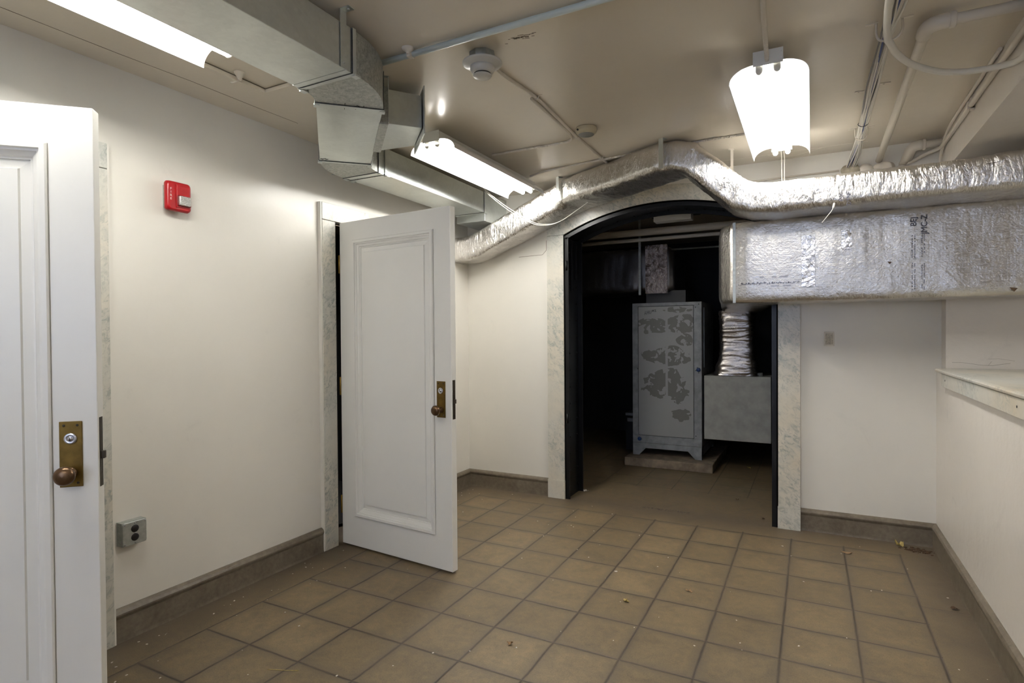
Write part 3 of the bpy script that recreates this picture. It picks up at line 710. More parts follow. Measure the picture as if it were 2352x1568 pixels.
bd = thing('foil_wrapped_duct', 'large foil wrapped trunk duct turning into the arch above the marble ledge', 'duct', (1.9, 1.47, 1.525))
LB, LT = 1.528, 2.055; zc = (LB+LT)/2; hz = (LT-LB)/2
nodes = [((3.40, 1.485, zc), (0, -.150, 0), (0, 0, hz)),
         ((1.36, 1.485, zc), (0, -.150, 0), (0, 0, hz)),
         ((1.27, 1.50, zc), (-.04, -.165, 0), (0, 0, hz)),
         ((1.235, 1.55, zc), (-.105, -.20, 0), (0, 0, hz)),
         ((1.21, 1.63, zc), (-.165, -.17, 0), (0, 0, hz)),
         ((1.20, 1.73, zc-0.002), (-.185, -.10, 0), (0, 0, hz)),
         ((1.18, 1.95, zc-0.006), (-.180, 0, 0), (0, 0, hz-0.01)),
         ((1.09, 2.6, zc-0.01), (-.19, 0, 0), (0, 0, hz-0.02)),
         ((0.98, 3.60, zc-0.02), (-.20, 0, 0), (0, 0, hz-0.03))]
foil_loft(nodes, 'foil_jacket', 'foil_big', bd, 0.006, 0.012, 96, 0.20, 0.0024, 2)
MB().obox((1.148, 1.347, (1.535+2.05)/2), (1, 0, 0), (0, 1, 0), (0, 0, 1), 0.0085, 0.0018, 0.257).build('support_strap', 'steel_box', bd)
# torn tape patches on the front face
def tape(x0, x1, z0, z1, seed):
    rr = random.Random(seed); c = MB(); nx, nz = 8, 18; vs = []; fs = []
    for j in range(nz+1):
        for i in range(nx+1):
            x = x0+(x1-x0)*i/nx+rr.uniform(-.003, .003); z = z0+(z1-z0)*j/nz+rr.uniform(-.003, .003)
            vs.append((x, 1.327+rr.uniform(-0.003, 0.0015), z))
    for j in range(nz):
        for i in range(nx): a = j*(nx+1)+i; fs.append((a, a+1, a+nx+2, a+nx+1))
    k = len(vs); vs2 = [(x, 1.345, z) for x, y, z in vs]
    c.add(vs+vs2, fs+[tuple(i+k for i in reversed(f)) for f in fs], True)
    return c.build('foil_tape', 'foil_tape', bd)
tape(1.535, 1.605, 1.62, 1.93, 1); tape(1.745, 1.795, 1.83, 1.945, 2)
# printed marks on the jackets
def text(par, s, loc, rot, size, mat, name='printed_text', ext=0.0004, spacing=1.0):
    cu = bpy.data.curves.new(name, 'FONT'); cu.body = s; cu.size = size; cu.extrude = ext; cu.align_x = 'CENTER'; cu.align_y = 'CENTER'; cu.space_character = spacing
    o = bpy.data.objects.new(name, cu); COL.objects.link(o); dg = bpy.context.evaluated_depsgraph_get(); dg.update()
    me = bpy.data.meshes.new_from_object(o.evaluated_get(dg)); bpy.data.objects.remove(o)
    q = bpy.data.objects.new(name, me); COL.objects.link(q); me.materials.clear(); me.materials.append(MATS[mat])
    q.matrix_world = Matrix.Translation(loc) @ rot.to_4x4()
    if par is not None:
        mw = q.matrix_world.copy(); q.parent = par; q.matrix_parent_inverse = par.matrix_world.inverted(); q.matrix_world = mw
    return q
def basis(xa, ya):
    xa = Vector(xa).normalized(); ya = Vector(ya).normalized(); return Matrix((xa, ya, xa.cross(ya))).transposed()
RV = basis((0, 0, 1), (-1, 0, 0))           # vertical text on a face looking to -y, read bottom to top
RH = basis((1, 0, 0), (0, 0, 1))
YF = 1.3285
text(bd, 'BEJ', (2.098, YF, 1.962), RV, 0.040, 'print_ink'); text(bd, 'JMC-Z', (2.148, YF, 1.942), RV, 0.040, 'print_ink')
c = MB(); rr = random.Random(9)
for x in (2.090, 2.102, 2.135, 2.146):
    z = 1.885
    while z > 1.575:
        h_ = rr.uniform(0.002, 0.007)
        if rr.random() < 0.8 and not (1.735 < z < 1.76): c.box(x, x+0.003, YF-0.0006, YF+0.004, z-h_, z)
        z -= h_+0.004
x = 1.175
while x < 1.52:
    w_ = rr.uniform(0.002, 0.007); zz = 1.648+rr.uniform(-0.003, 0.003)
    c.box(x, x+w_, YF-0.0006, YF+0.006, zz, zz+rr.uniform(0.003, 0.011)); x += w_+rr.uniform(0.002, 0.006)
for x0_, x1_, z in ((1.365, 1.41, 1.632), (1.43, 1.475, 1.632), (1.30, 1.32, 1.690), (1.37, 1.395, 1.688), (1.41, 1.46, 1.688)): c.box(x0_, x1_, YF-0.0006, YF+0.004, z, z+0.002)
c.build('printed_marks', 'print_ink', bd)
for hx, hz_, sc_ in ((1.984, 1.739, 0.010), (2.535, 1.563, 0.016), (2.25, 1.80, 0.003)):
    MB().prism([(hx-sc_, YF-0.001, hz_+sc_*.6), (hx+sc_, YF-0.001, hz_+sc_*.3), (hx+sc_*.1, YF-0.001, hz_-sc_*.8)], (0, 0.006, 0)).build('puncture', 'leaf_brown', bd)
text(sd, 'FSK', (1.735, 1.062, 2.085), RV, 0.030, 'print_ink'); text(sd, 'DYNF', (1.77, 1.062, 2.075), RV, 0.030, 'print_ink')

# ------------------------------------------------------------------ fluorescent fixtures
def fixture():
    # local origin: near end centre of the lip plane, length along +y
    LEN = 1.262; RE = 1.225
    t = thing('fluorescent_fixture', 'x', 'ceiling light', (0, 0, 0))
    MB().box(-0.055, 0.055, 0.0, LEN, 0.062, 0.108).build('housing', 'housing_white', t, 0.002)
    MB().box(-0.057, 0.057, LEN-0.001, LEN+0.002, 0.050, 0.110).build('end_plate', 'housing_white', t)
    e = MB().box(-0.057, 0.057, -0.002, 0.001, 0.050, 0.110)
    for sx in (-0.05, 0.05):
        for z in (0.07, 0.095): e.lathe((sx, -0.002, z), (0, -1, 0), [(0.0025, 0), (0.002, 0.0015), (0, 0.0015)], 8)
    e.build('end_plate', 'housing_white', t)
    c = MB(); prof = []
    for i in range(13):
        a = i/12; prof.append((0.042+0.108*math.sin(a*math.pi/2)**0.9, 0.064+0.0*a-0.064*(1-math.cos(a*math.pi/2))))
    for s in (-1, 1):
        pts = prof+[(x+0.0016, z+0.0012) for x, z in reversed(prof)]
        pts[12] = (0.150, -0.002); pts[13] = (0.153, -0.002)
        rg = [[Vector((s*x, y, z)) for x, z in pts] for y in (0.012, RE)]
        vs = [p for r in rg for p in r]; n = len(pts); fs = []
        for i in range(n): j = (i+1) % n; fs.append((i, j, n+j, n+i))
        for i in range(12): 
            fs.append((i, i+1, n-2-i, n-1-i)); fs.append((n+i, n+i+1, 2*n-2-i, 2*n-1-i))
        c.add(vs, fs, False)
    c.box(-0.045, 0.045, 0.012, RE, 0.060, 0.063)
    c.build('reflector', 'white_enamel', t)
    for sx in (-0.034, 0.034):
        MB().lathe((sx, 0.022, 0.036), (0, 1, 0), [(0.006, -0.004), (0.013, 0), (0.013, LEN-0.044), (0.006, LEN-0.040)], 16).build('tube', 'tube_glow', t)
        for y, d in ((0.020, -1), (LEN-0.020, 1)):
            y0_, y1_ = (y-0.012, y) if d < 0 else (y, y+0.012)
            c = MB(); c.box(sx-0.0135, sx+0.0135, y0_, y1_, 0.034, 0.062); c.lathe((sx, y0_, 0.034), (0, 1, 0), [(0.0135, 0), (0.0135, 0.012)], 16); c.build('lamp_holder', 'socket_plastic', t)
    return t
f1 = fixture(); LZ = 2.392
f1.location = (1.4285, 0.0, LZ); f1['label'] = 'twin tube fluorescent light with curved white reflectors in front of the arch'; f1['group'] = 'fluorescent ceiling lights'
dup(f1, (-0.335, 0.115, LZ), 'twin tube fluorescent light hanging between the bare duct and the foil duct')
fl = dup(f1, (-0.372, -2.362, 2.396), 'twin tube fluorescent light at top left, partly hidden by the bare duct')
rear_fill = dup(f1, (1.30, -4.60, LZ), 'twin tube fluorescent light added out of view behind the viewer as fill')  # extra fixture added out of view to brighten the room
for o in [q for q in bpy.data.objects if q.parent in (fl, rear_fill) and q.name.startswith('tube')]:      # tubes of these two lights are turned down to limit glare
    o.data = o.data.copy(); o.data.materials[0] = MATS['tube_glow_dim']

# feeds and hangers of the lights
def conduit(name, pts, r, mat, label, cat, flex=False, group=None, n=10, res=6):
    p = smooth_path(pts, res) if len(pts) > 2 else [Vector(q) for q in pts]
    if flex:
        q = []; 
        for a, b_ in zip(p, p[1:]):
            k = max(1, int((b_-a).length/0.0022)); q += [a.lerp(b_, i/k) for i in range(k)]
        q.append(p[-1]); c = MB().tube(q, r, n, rf=lambda i: r*(1.0 if (i//2) % 2 else 0.82))
    else: c = MB().tube(p, r, n)
    o = c.build(name, mat); return tag(o, label, cat, group)
conduit('flexible_conduit', [(1.44, -1.2, 2.515), (1.438, -0.5, 2.515), (1.43, -0.25, 2.512), (1.425, -0.08, 2.500), (1.425, -0.02, 2.475), (1.425, 0.002, 2.46)], 0.0095, 'pipe_paint', 'white flexible conduit running down into the light in front of the arch', 'conduit', True)
t = thing('hanging_wires', 'pair of white wires dropping from the far end of the light behind the foil duct', 'wire', (1.42, 1.21, 2.45))
for dx in (-0.006, 0.008): MB().tube([(1.4285+dx, 1.205, 2.50), (1.4285+dx, 1.29, 2.48), (1.427+dx*1.2, 1.46, 2.45), (1.427+dx, 1.47, 2.30), (1.427+dx, 1.47, 2.04)], 0.0035, 8).build('wire', 'cable_white', t)
cz = CZ-0.008
cg = 'painted flexible conduits on the ceiling'
conduit('flexible_conduit', [(0.375, -0.42, CZ-0.02), (0.35, -0.30, CZ-0.012), (0.362, -0.10, cz), (0.372, 0.05, cz), (0.358, 0.35, cz), (0.346, 0.60, cz), (0.340, 0.9, cz), (0.336, 1.25, cz)], 0.0085, 'pipe_paint', 'painted conduit from the flanged smoke detector past the round detector to the foil duct', 'conduit', True, cg)
conduit('flexible_conduit', [(0.345, 0.02, cz), (0.336, 0.35, cz), (0.325, 0.58, cz), (0.29, 0.69, cz), (0.20, 0.715, cz), (-0.05, 0.715, cz), (-0.27, 0.715, cz)], 0.008, 'pipe_paint', 'painted flexible conduit bending left toward the light beside the bare duct', 'conduit', True, cg)
conduit('flexible_conduit', [(-0.26, 1.262, cz-0.01), (-0.10, 1.225, cz), (0.25, 1.17, cz), (0.60, 1.13, cz), (0.90, 1.10, cz), (1.15, 1.093, cz), (1.37, 1.09, cz-0.005)], 0.0078, 'pipe_paint', 'painted flexible conduit linking both lights behind the crest of the foil duct', 'conduit', True, cg)
conduit('conduit_pipe', [(-0.10, -0.640, CZ-0.016), (2.27, -0.640, CZ-0.016)], 0.0125, 'pale_blue_pipe', 'pale blue painted pipe crossing the ceiling beside the smoke detector', 'pipe')
# small clamps
def clamp(x, y, label, s=1.0, r=0.008):
    c = MB(); c.tube([(x-0.014*s, y, CZ-0.0005), (x-0.011*s, y, CZ-0.012), (x, y, CZ-0.020), (x+0.011*s, y, CZ-0.012), (x+0.014*s, y, CZ-0.0005)], 0.003, 8)
    c.box(x+0.012*s, x+0.032*s, y-0.006, y+0.006, CZ-0.003, CZ)
    return tag(c.build('conduit_clip', 'pipe_paint'), label, 'clip', 'conduit clips on the ceiling')
clamp(0.372, 0.02, 'tiny clip on the conduit nearest the flanged smoke detector'); clamp(0.344, 0.66, 'tiny clip on the conduit beside the round cream detector'); clamp(0.337, 1.12, 'tiny clip on the conduit just before it meets the foil duct')
c = MB(); c.lathe((0.108, -0.665, CZ), (0, 0, -1), [(0.026, 0), (0.025, 0.005), (0.019, 0.012), (0.010, 0.016), (0.007, 0.022), (0.007, 0.026)], 20)
c.lathe((0.108, -0.640, CZ-0.016), (1, 0, 0), [(0.0165, -0.008), (0.0165, 0.008)], 18); c.box(0.100, 0.116, -0.665, -0.64, CZ-0.034, CZ-0.018)
tag(c.build('pipe_hanger', 'pipe_paint', None, 0.001), 'small cup shaped hanger holding the pale blue pipe', 'pipe hanger')
c = MB(); CR = CZ+0.022
c.lathe((-0.735, -0.815, CR), (0, 0, -1), [(0.025, 0), (0.024, 0.004), (0.015, 0.018), (0.010, 0.028), (0.008, 0.036)], 20)
c.tube(smooth_path([(-0.735, -0.815, CR-0.034), (-0.742, -0.825, CR-0.044), (-0.755, -0.835, CR-0.050), (-0.770, -0.835, CR-0.044)], 5), 0.003, 7)
tag(c.build('ceiling_hook', 'pipe_paint'), 'small ceiling rosette with a hook at the edge of the ceiling recess', 'hook')
# ceiling brackets
def bracket(x, y, label):
    c = MB(); c.obox((x, y, CZ-0.002), (1, 0.1, 0), (-0.1, 1, 0), (0, 0, 1), 0.022, 0.006, 0.002); c.lathe((x-0.006, y, CZ-0.004), (0, 0, -1), [(0.004, 0), (0.003, 0.003), (0, 0.003)], 8)
    return tag(c.build('ceiling_bracket', 'pipe_paint', None, 0.0008), label, 'bracket', 'small painted anchors on the ceiling')
bracket(1.80, 0.735, 'small painted anchor just left of the cable bundle halfway along'); bracket(1.90, 0.68, 'small painted anchor just right of the cable bundle halfway along')
c = MB(); c.box(1.112, 1.146, 1.365, 1.395, CZ-0.003, CZ); c.box(1.124, 1.140, 1.379, 1.381, 2.28, CZ)
tag(c.build('hanger_strap', 'pipe_paint'), 'painted metal strap hanging from the ceiling left of the arch light', 'strap')

c = MB(); rr = random.Random(21)
for i in range(26):
    x = 0.556+rr.gauss(0, 0.030); y = -0.523+rr.gauss(0, 0.010); q = rr.uniform(0.003, 0.010); c.obox((x, y, CZ-0.0003), (1, 0.3, 0), (-0.3, 1, 0), (0, 0, 1), q, 0.0012, 0.0004)
structure(c.build('trim_9', 'crack_dark'), 'faint dark scuff marks on the ceiling right of the flanged smoke detector', 'scuff')
# smoke detectors
t = thing('smoke_detector', 'white smoke detector with a wide flange on a round junction box', 'smoke detector', (0.355, -0.480, CZ))
c = MB(); c.lathe((0.355, -0.480, CZ), (0, 0, -1), [(0.056, 0), (0.056, 0.042)], 8); c.build('junction_box', 'steel_box', t, 0.002)
MB().lathe((0.355, -0.480, CZ-0.040), (0, 0, -1), [(0.050, 0), (0.084, 0.001), (0.084, 0.005), (0.078, 0.009), (0.055, 0.016), (0.052, 0.018)], 40).build('base_flange', 'detector_plastic', t)
MB().lathe((0.355, -0.480, CZ-0.056), (0, 0, -1), [(0.052, 0), (0.052, 0.012), (0.046, 0.024), (0.041, 0.030), (0.020, 0.031)], 40).build('sensor_body', 'detector_plastic', t)
MB().lathe((0.355, -0.480, CZ-0.086), (0, 0, -1), [(0.036, 0), (0.036, 0.004), (0.020, 0.0045)], 30).build('vent_gap', 'dark_plastic', t)
MB().lathe((0.355, -0.480, CZ-0.091), (0, 0, -1), [(0.037, 0), (0.040, 0.003), (0.036, 0.009), (0.015, 0.012), (0, 0.012)], 36).build('cap', 'detector_plastic', t)
t = thing('smoke_detector', 'round cream detector with a grey face near the middle of the ceiling', 'smoke detector', (0.437, 0.560, CZ))
MB().lathe((0.437, 0.560, CZ), (0, 0, -1), [(0.058, 0), (0.062, 0.008), (0.062, 0.012), (0.060, 0.013), (0.061, 0.015), (0.058, 0.028), (0.046, 0.040)], 44).build('body', 'detector_cream', t)
MB().lathe((0.437, 0.560, CZ-0.036), (0, 0, -1), [(0.047, 0), (0.044, 0.006), (0.030, 0.009), (0, 0.010)], 36).build('face', 'detector_face', t)
MB().obox((0.405, 0.505, CZ-0.022), (.86, -.5, 0), (.3, .5, -.8), (.5, .8, .3), 0.005, 0.005, 0.002).build('sticker', 'marker_ink', t)

# ------------------------------------------------------------------ cable bundle, pipes, hoses at upper right
t = thing('cable_bundle', 'bundle of thin white and grey cables slung along the ceiling on rings', 'cables', (1.83, 0.8, 2.46))
rr = random.Random(11)
ctrl = [(1.842, -1.2, 2.475), (1.842, -0.35, 2.47), (1.842, 0.04, 2.478), (1.838, 0.55, 2.482), (1.838, 1.0, 2.480), (1.840, 1.33, 2.474), (1.835, 1.55, 2.455), (1.815, 1.79, 2.415)]
sp = [0.055, 0.042, 0.024, 0.026, 0.022, 0.020, 0.026, 0.030]
for k in range(24):
    a = rr.uniform(0, 6.28); R_ = math.sqrt(rr.random()); pts = []
    for (x, y, z), s_ in zip(ctrl, sp):
        a += rr.uniform(-0.9, 0.9); R2 = min(1, max(0.15, R_+rr.uniform(-0.25, 0.25)))
        pts.append((x+math.cos(a)*R2*s_, y, z+math.sin(a)*R2*s_*0.45))
    mat = 'cable_white' if k % 5 else 'cable_grey'
    if k == 5: mat = 'cable_black'
    if k in (10, 20): mat = 'cable_blue'
    MB().tube(smooth_path(pts, 8), 0.0034, 6).build('cable', mat, t)
MB().tube([(1.838+0.024*math.cos(a), 1.10+0.004*math.sin(3*a), 2.480+0.014*math.sin(a)) for a in [i*math.pi/8 for i in range(17)]], 0.0018, 6).build('cable_tie', 'cable_black', t)
def ring(x, y, w_, dz, label, xo=0):
    c = MB(); pts = [(x-w_, y, CZ-0.002), (x-w_, y, CZ-dz*0.55), (x-w_*0.75, y, CZ-dz*0.9), (x-w_*0.2, y, CZ-dz), (x+w_*0.5, y, CZ-dz*0.97), (x+w_, y, CZ-dz*0.6), (x+w_, y, CZ-0.002)]
    c.tube(smooth_path(pts, 6), 0.0045, 8); c.box(x-w_-0.035, x-w_+0.006, y-0.007, y+0.007, CZ-0.003, CZ); c.box(x+w_-0.006, x+w_+0.035, y-0.007, y+0.007, CZ-0.003, CZ)
    return tag(c.build('bridle_ring', 'pipe_paint'), label, 'ring', 'rings carrying the cable bundle')
ring(1.850, 0.035, 0.042, 0.075, 'painted steel ring carrying the cables near the top edge'); ring(1.845, 1.33, 0.030, 0.070, 'painted steel ring carrying the cables close to the far wall')
# white painted pipe with elbow
def pipe(label, pts, r, mat='pipe_paint', fit=(), name='water_pipe', n=16):
    t = thing(name, label, 'pipe', pts[0]); MB().tube(pts, r, n).build('pipe_run', mat, t)
    for p, d, rr_, l in fit: MB().lathe(p, d, [(rr_*0.9, 0), (rr_, 0.004), (rr_, l-0.004), (rr_*0.9, l)], 20).build('fitting_collar', mat, t)
    return t
def bend(a, corner, b_, r, n=8):
    a, corner, b_ = Vector(a), Vector(corner), Vector(b_); d0 = (a-corner).normalized(); d1 = (b_-corner).normalized()
    P0, P1 = corner+d0*r, corner+d1*r
    return [a]+[P0*(1-t)**2+corner*2*t*(1-t)+P1*t*t for t in [i/n for i in range(n+1)]]+[b_]
px_, pz = 1.972, 2.488
tp = pipe('white painted pipe turning right at an elbow behind the cable bundle', bend((px_, 1.79, pz-0.045), (px_, 0.045, pz), (2.298, 0.045, pz), 0.05, 8), 0.019, fit=[((2.035, 0.045, pz), (1, 0, 0), 0.029, 0.022)])
MB().tube(bend((px_, 0.135, pz), (px_, 0.045, pz), (2.045, 0.045, pz), 0.055, 10), 0.027, 16).build('elbow', 'pipe_paint', tp)
yy = 1.665
tp = pipe('short white pipe with an elbow entering the far wall beside the lintel', bend((2.10, 1.79, 2.40), (2.135, yy, 2.475), (2.30, yy, 2.475), 0.03, 8), 0.022, fit=[((2.185, yy, 2.475), (1, 0, 0), 0.033, 0.016)])
MB().tube(bend((2.115, 1.74, 2.42), (2.135, yy, 2.475), (2.19, yy, 2.475), 0.035, 10), 0.030, 16).build('elbow', 'pipe_paint', tp)
conduit('sagging_cable', [(1.80, -1.0, 2.46), (1.815, -0.35, 2.45), (1.835, -0.05, 2.44), (1.855, 0.02, 2.43), (1.885, 0.12, 2.43), (1.95, 0.24, 2.425), (2.05, 0.35, 2.420), (2.14, 0.40, 2.418), (2.22, 0.37, 2.402), (2.268, 0.31, 2.385), (2.284, 0.24, 2.370), (2.285, 0.10, 2.36), (2.285, -0.6, 2.36)], 0.0125, 'cable_white', 'thick white cable sagging right from the bundle to the lintel', 'cable', n=14)
conduit('wall_conduit', [(2.287, 0.50, 2.522), (2.287, 0.95, 2.520), (2.287, 1.30, 2.518), (2.286, 1.50, 2.505), (2.284, 1.64, 2.46), (2.284, 1.72, 2.40), (2.284, 1.735, 2.30)], 0.0085, 'pipe_paint', 'thin painted conduit along the top of the lintel, stub end toward the viewer', 'conduit')
conduit('wall_conduit', [(2.284, -1.5, 2.455), (2.284, 0.4, 2.455), (2.284, 1.2, 2.455), (2.284, 1.55, 2.455), (2.275, 1.68, 2.450), (2.21, 1.74, 2.435), (2.15, 1.765, 2.410), (2.09, 1.79, 2.395)], 0.0120, 'pipe_paint', 'thicker painted conduit along the lintel bending into the far wall', 'conduit', n=12)
c = MB(); c.obox((2.284, 0.98, 2.455), (1, 0, 0), (0, 1, 0), (0, 0, 1), 0.016, 0.008, 0.018); c.box(2.28, 2.299, 0.972, 0.988, 2.43, 2.49)
tag(c.build('conduit_clip', 'pipe_paint', None, 0.002), 'square clip on the thicker lintel conduit', 'clip')
for (x, z, r_, lb) in ((1.815, 2.40, 0.055, 'lump of tan filler where the cable bundle enters the far wall'), (1.90, 2.395, 0.045, 'lump of cream filler left of the pipe end on the far wall'), (2.0, 2.385, 0.06, 'largest lump of cream filler around the pipe end on the far wall'), (2.10, 2.36, 0.05, 'lump of cream filler under the short elbow pipe')):
    bm = bmesh.new(); bmesh.ops.create_icosphere(bm, subdivisions=4, radius=r_)
    for v_ in bm.verts:
        d = 1+0.25*noise.noise(v_.co*25+Vector((x*9, 0, 0))); v_.co = Vector((v_.co.x*d, v_.co.y*d*0.6, v_.co.z*d*0.75))
    me = bpy.data.meshes.new('wall_filler'); bm.to_mesh(me); bm.free()
    for p in me.polygons: p.use_smooth = True
    me.materials.append(MATS['pipe_paint' if 'cream' in lb else 'foam_tan']); o = bpy.data.objects.new('wall_filler', me); COL.objects.link(o); o.location = (x, YB-0.005, z)
    tag(o, lb, 'filler', 'lumps of filler around pipes in the far wall')
conduit('wall_conduit', [(0.9, 1.774, 2.400), (1.75, 1.774, 2.405)], 0.006, 'pipe_paint', 'thin conduit along the far wall above the foil duct', 'conduit')
# loose wires by the second light
t = thing('loose_wires', 'two thin white wires sagging from the bare duct over the foil duct', 'wire', (-0.4, 1.3, 2.3))
for dz in (0.0, -0.012):
    MB().tube(smooth_path([(-0.52, 0.55, 2.49), (-0.50, 0.9, 2.44+dz), (-0.53, 1.12, 2.39+dz), (-0.45, 1.30, 2.30+dz*1.5), (-0.30, 1.38, 2.20+dz), (-0.20, 1.43, 2.18+dz*0.5), (-0.10, 1.46, 2.20), (0.02, 1.50, 2.28), (0.10, 1.52, 2.335)], 8), 0.0022, 6).build('wire', 'cable_white', t)

# ------------------------------------------------------------------ fire alarm
def rrect(w_, h_, r, n=6):
    out = []
    for cx, cz_, a0 in ((w_-r, h_-r, 0), (-w_+r, h_-r, 90), (-w_+r, -h_+r, 180), (w_-r, -h_+r, 270)):
        for i in range(n+1): a = math.radians(a0+90*i/n); out.append((cx+r*math.cos(a), cz_+r*math.sin(a)))
    return out
FY, FZ = -0.885, 2.010
t = thing('fire_alarm', 'red fire alarm horn with a clear strobe on the left wall', 'fire alarm', (XL, FY, FZ))
def wallring(w_, h_, r, x, dy=0, dz=0): return [Vector((XL+x, FY+dy+a, FZ+dz+b_)) for a, b_ in rrect(w_, h_, r)]
MB().rings([wallring(0.050, 0.052, 0.004, 0), wallring(0.050, 0.052, 0.004, 0.030)], smooth=False).build('back_box', 'steel_box', t)
MB().rings([wallring(0.058, 0.068, 0.014, 0.022), wallring(0.061, 0.070, 0.016, 0.030), wallring(0.059, 0.068, 0.018, 0.044), wallring(0.052, 0.061, 0.018, 0.050)]).build('cover', 'alarm_red', t)
c = MB(); c.box(XL+0.049, XL+0.0555, FY-0.018, FY-0.014, FZ-0.055, FZ+0.055); c.box(XL+0.049, XL+0.054, FY-0.014, FY+0.048, FZ-0.052, FZ+0.052); c.build('raised_face', 'alarm_red', t, 0.003)
c = MB()
for i in range(8):
    for j in range(6): c.lathe((XL+0.0538, FY-0.004+i*0.0055, FZ+0.016+j*0.0052), (1, 0, 0), [(0.0014, 0), (0.0012, 0.0008), (0, 0.0008)], 6)
c.build('horn_grille', 'alarm_red_dark', t)
MB().rings([[Vector((XL+x, FY+0.018+a*k, FZ-0.020+b_*k)) for a, b_ in rrect(0.031, 0.0235, 0.007)] for x, k in ((0.050, 1.12), (0.056, 1.12), (0.0565, 1.0))]).build('strobe_bezel', 'alarm_red_dark', t, 0)
MB().rings([[Vector((XL+x, FY+0.018+a*k, FZ-0.020+b_*k)) for a, b_ in rrect(0.029, 0.0225, 0.006)] for x, k in ((0.052, 1.0), (0.066, 0.96), (0.070, 0.86))]).build('strobe_lens', 'strobe_lens', t)
RF = basis((0, 1, 0), (0, 0, 1))
for i, ch in enumerate('FIRE'): text(t, ch, (XL+0.0505, FY-0.042, FZ+0.030-i*0.0155), RF, 0.0155, 'alarm_white', 'letter', 0.0005)

# ------------------------------------------------------------------ outlet box
OY, OZ = -1.110, 0.475
t = thing('outlet_box', 'grey metal surface box with a brown double outlet low on the left wall', 'electrical outlet', (XL, OY, OZ))
c = MB(); c.box(XL, XL+0.042, OY-0.052, OY+0.052, OZ-0.052, OZ+0.052)
for dy, dz in ((-.03, 0), (0, 0.0), (0.03, 0)): c.lathe((XL+0.02, OY-0.052, OZ+dy), (0, -1, 0), [(0.011, 0), (0.010, 0.0008), (0, 0.0008)], 16)
c.build('box', 'steel_box', t, 0.004, 3)
c = MB(); c.rings([[Vector((XL+x, OY+a, OZ+b_)) for a, b_ in rrect(0.051-k, 0.051-k, 0.010)] for x, k in ((0.042, 0), (0.046, 0), (0.0475, 0.002))], smooth=False)
c.build('cover_plate', 'steel_box', t)
for dz in (0.019, -0.019):
    o_ = MB().lathe((XL+0.0472, OY, OZ+dz), (1, 0, 0), [(0.0165, 0), (0.0165, 0.002), (0.015, 0.003), (0, 0.003)], 24).build('receptacle', 'dark_plastic', t)
for dy, dz in ((-.043, -.043), (.043, .043), (-.043, .043), (0, 0), (0, .043), (0, -.043)): MB().lathe((XL+0.0475, OY+dy, OZ+dz), (1, 0, 0), [(0.0035, 0), (0.003, 0.0015), (0, 0.0015)], 8).build('screw', 'chrome', t)

# painted wall plate right of the arch
t = thing('wall_plate', 'small cream painted electrical plate on the far wall right of the arch', 'wall plate', (1.692, YB, 1.298))
MB().box(1.662, 1.722, YB-0.006, YB, 1.250, 1.346).build('frame', 'plate_paint', t, 0.002)
MB().box(1.670, 1.714, YB-0.0075, YB, 1.261, 1.335).build('insert', 'plate_paint_worn', t, 0.001)
# faint recessed access outline left of arch
c = MB(); strip(c, [(-0.62, YB, 2.00), (-0.40, YB, 2.005), (-0.365, YB, 2.04), (-0.365, YB, 2.12)], 0.003, (0, -1, 0))
structure(c.build('trim_7', 'crack_dark'), 'thin outline of a patched hole left of the arch under the foil duct', 'crack')

# ------------------------------------------------------------------ marble ledge
t = thing('marble_ledge', 'worn marble ledge with a marble apron on the right wall', 'ledge', (2.25, -0.5, 1.10))
c = MB(); yE = 1.62
prof = [(2.262, NZ0-0.019), (2.250, NZ0-0.017), (2.243, NZ0-0.012), (2.241, NZ0-0.004), (2.245, NZ0+0.002), (2.256, NZ0+0.005), (3.50, NZ0+0.005), (3.50, NZ0-0.019)]
rg = [[Vector((x, y, z)) for x, z in prof] for y in (-3.2, yE)]
c.rings(rg, smooth=False); c.prism([(2.262, yE, NZ0-0.019), (2.262, yE+0.002, NZ0-0.019), (2.30, yE+0.034, NZ0-0.019), (3.5, yE+0.034, NZ0-0.019), (3.5, yE, NZ0-0.019)], (0, 0, 0.024))
c.build('slab', 'marble', t)
c = MB(); c.box(2.252, XR, -3.2, 1.50, NZ0-0.092, NZ0-0.0195)
c.build('apron', 'marble', t, 0.0015)
for y in (1.39, 0.12): MB().lathe((2.2515, y, NZ0-0.052), (-1, 0, 0), [(0.005, 0), (0.005, 0.0008), (0, 0.0008)], 12).build('bolt_hole', 'marker_ink', t)

# ------------------------------------------------------------------ plant room
tag(MB().box(-0.1077, 0.753, 3.13, 4.25, 0, 0.085).build('concrete_pad', 'pad_concrete', None, 0.006), 'low rough concrete pad under the grey air handler cabinet', 'plinth')
t = thing('air_handler', 'tall grey sheet metal air handler cabinet on the concrete pad', 'air handler', (0.28, 3.65, 0.085))
ax0, ax1, ay0, ay1 = -0.066, 0.628, 3.30, 4.05
MB().box(ax0, ax1, ay0+0.012, ay1, 0.215, 1.655).build('cabinet', 'cabinet_galv', t, 0.003)
c = MB(); c.box(ax0, ax0+0.058, ay0, ay0+0.02, 0.290, 1.622); c.box(ax1-0.075, ax1, ay0, ay0+0.02, 0.290, 1.622); c.box(ax0, ax1, ay0, ay0+0.02, 1.622, 1.655); c.box(ax0, ax1, ay0, ay0+0.02, 0.215, 0.290)
c.build('front_frame', 'cabinet_galv', t, 0.0015)
MB().box(ax0+0.062, ax1-0.079, ay0+0.002, ay0+0.02, 0.294, 1.618).build('access_panel', 'panel_residue', t, 0.002)
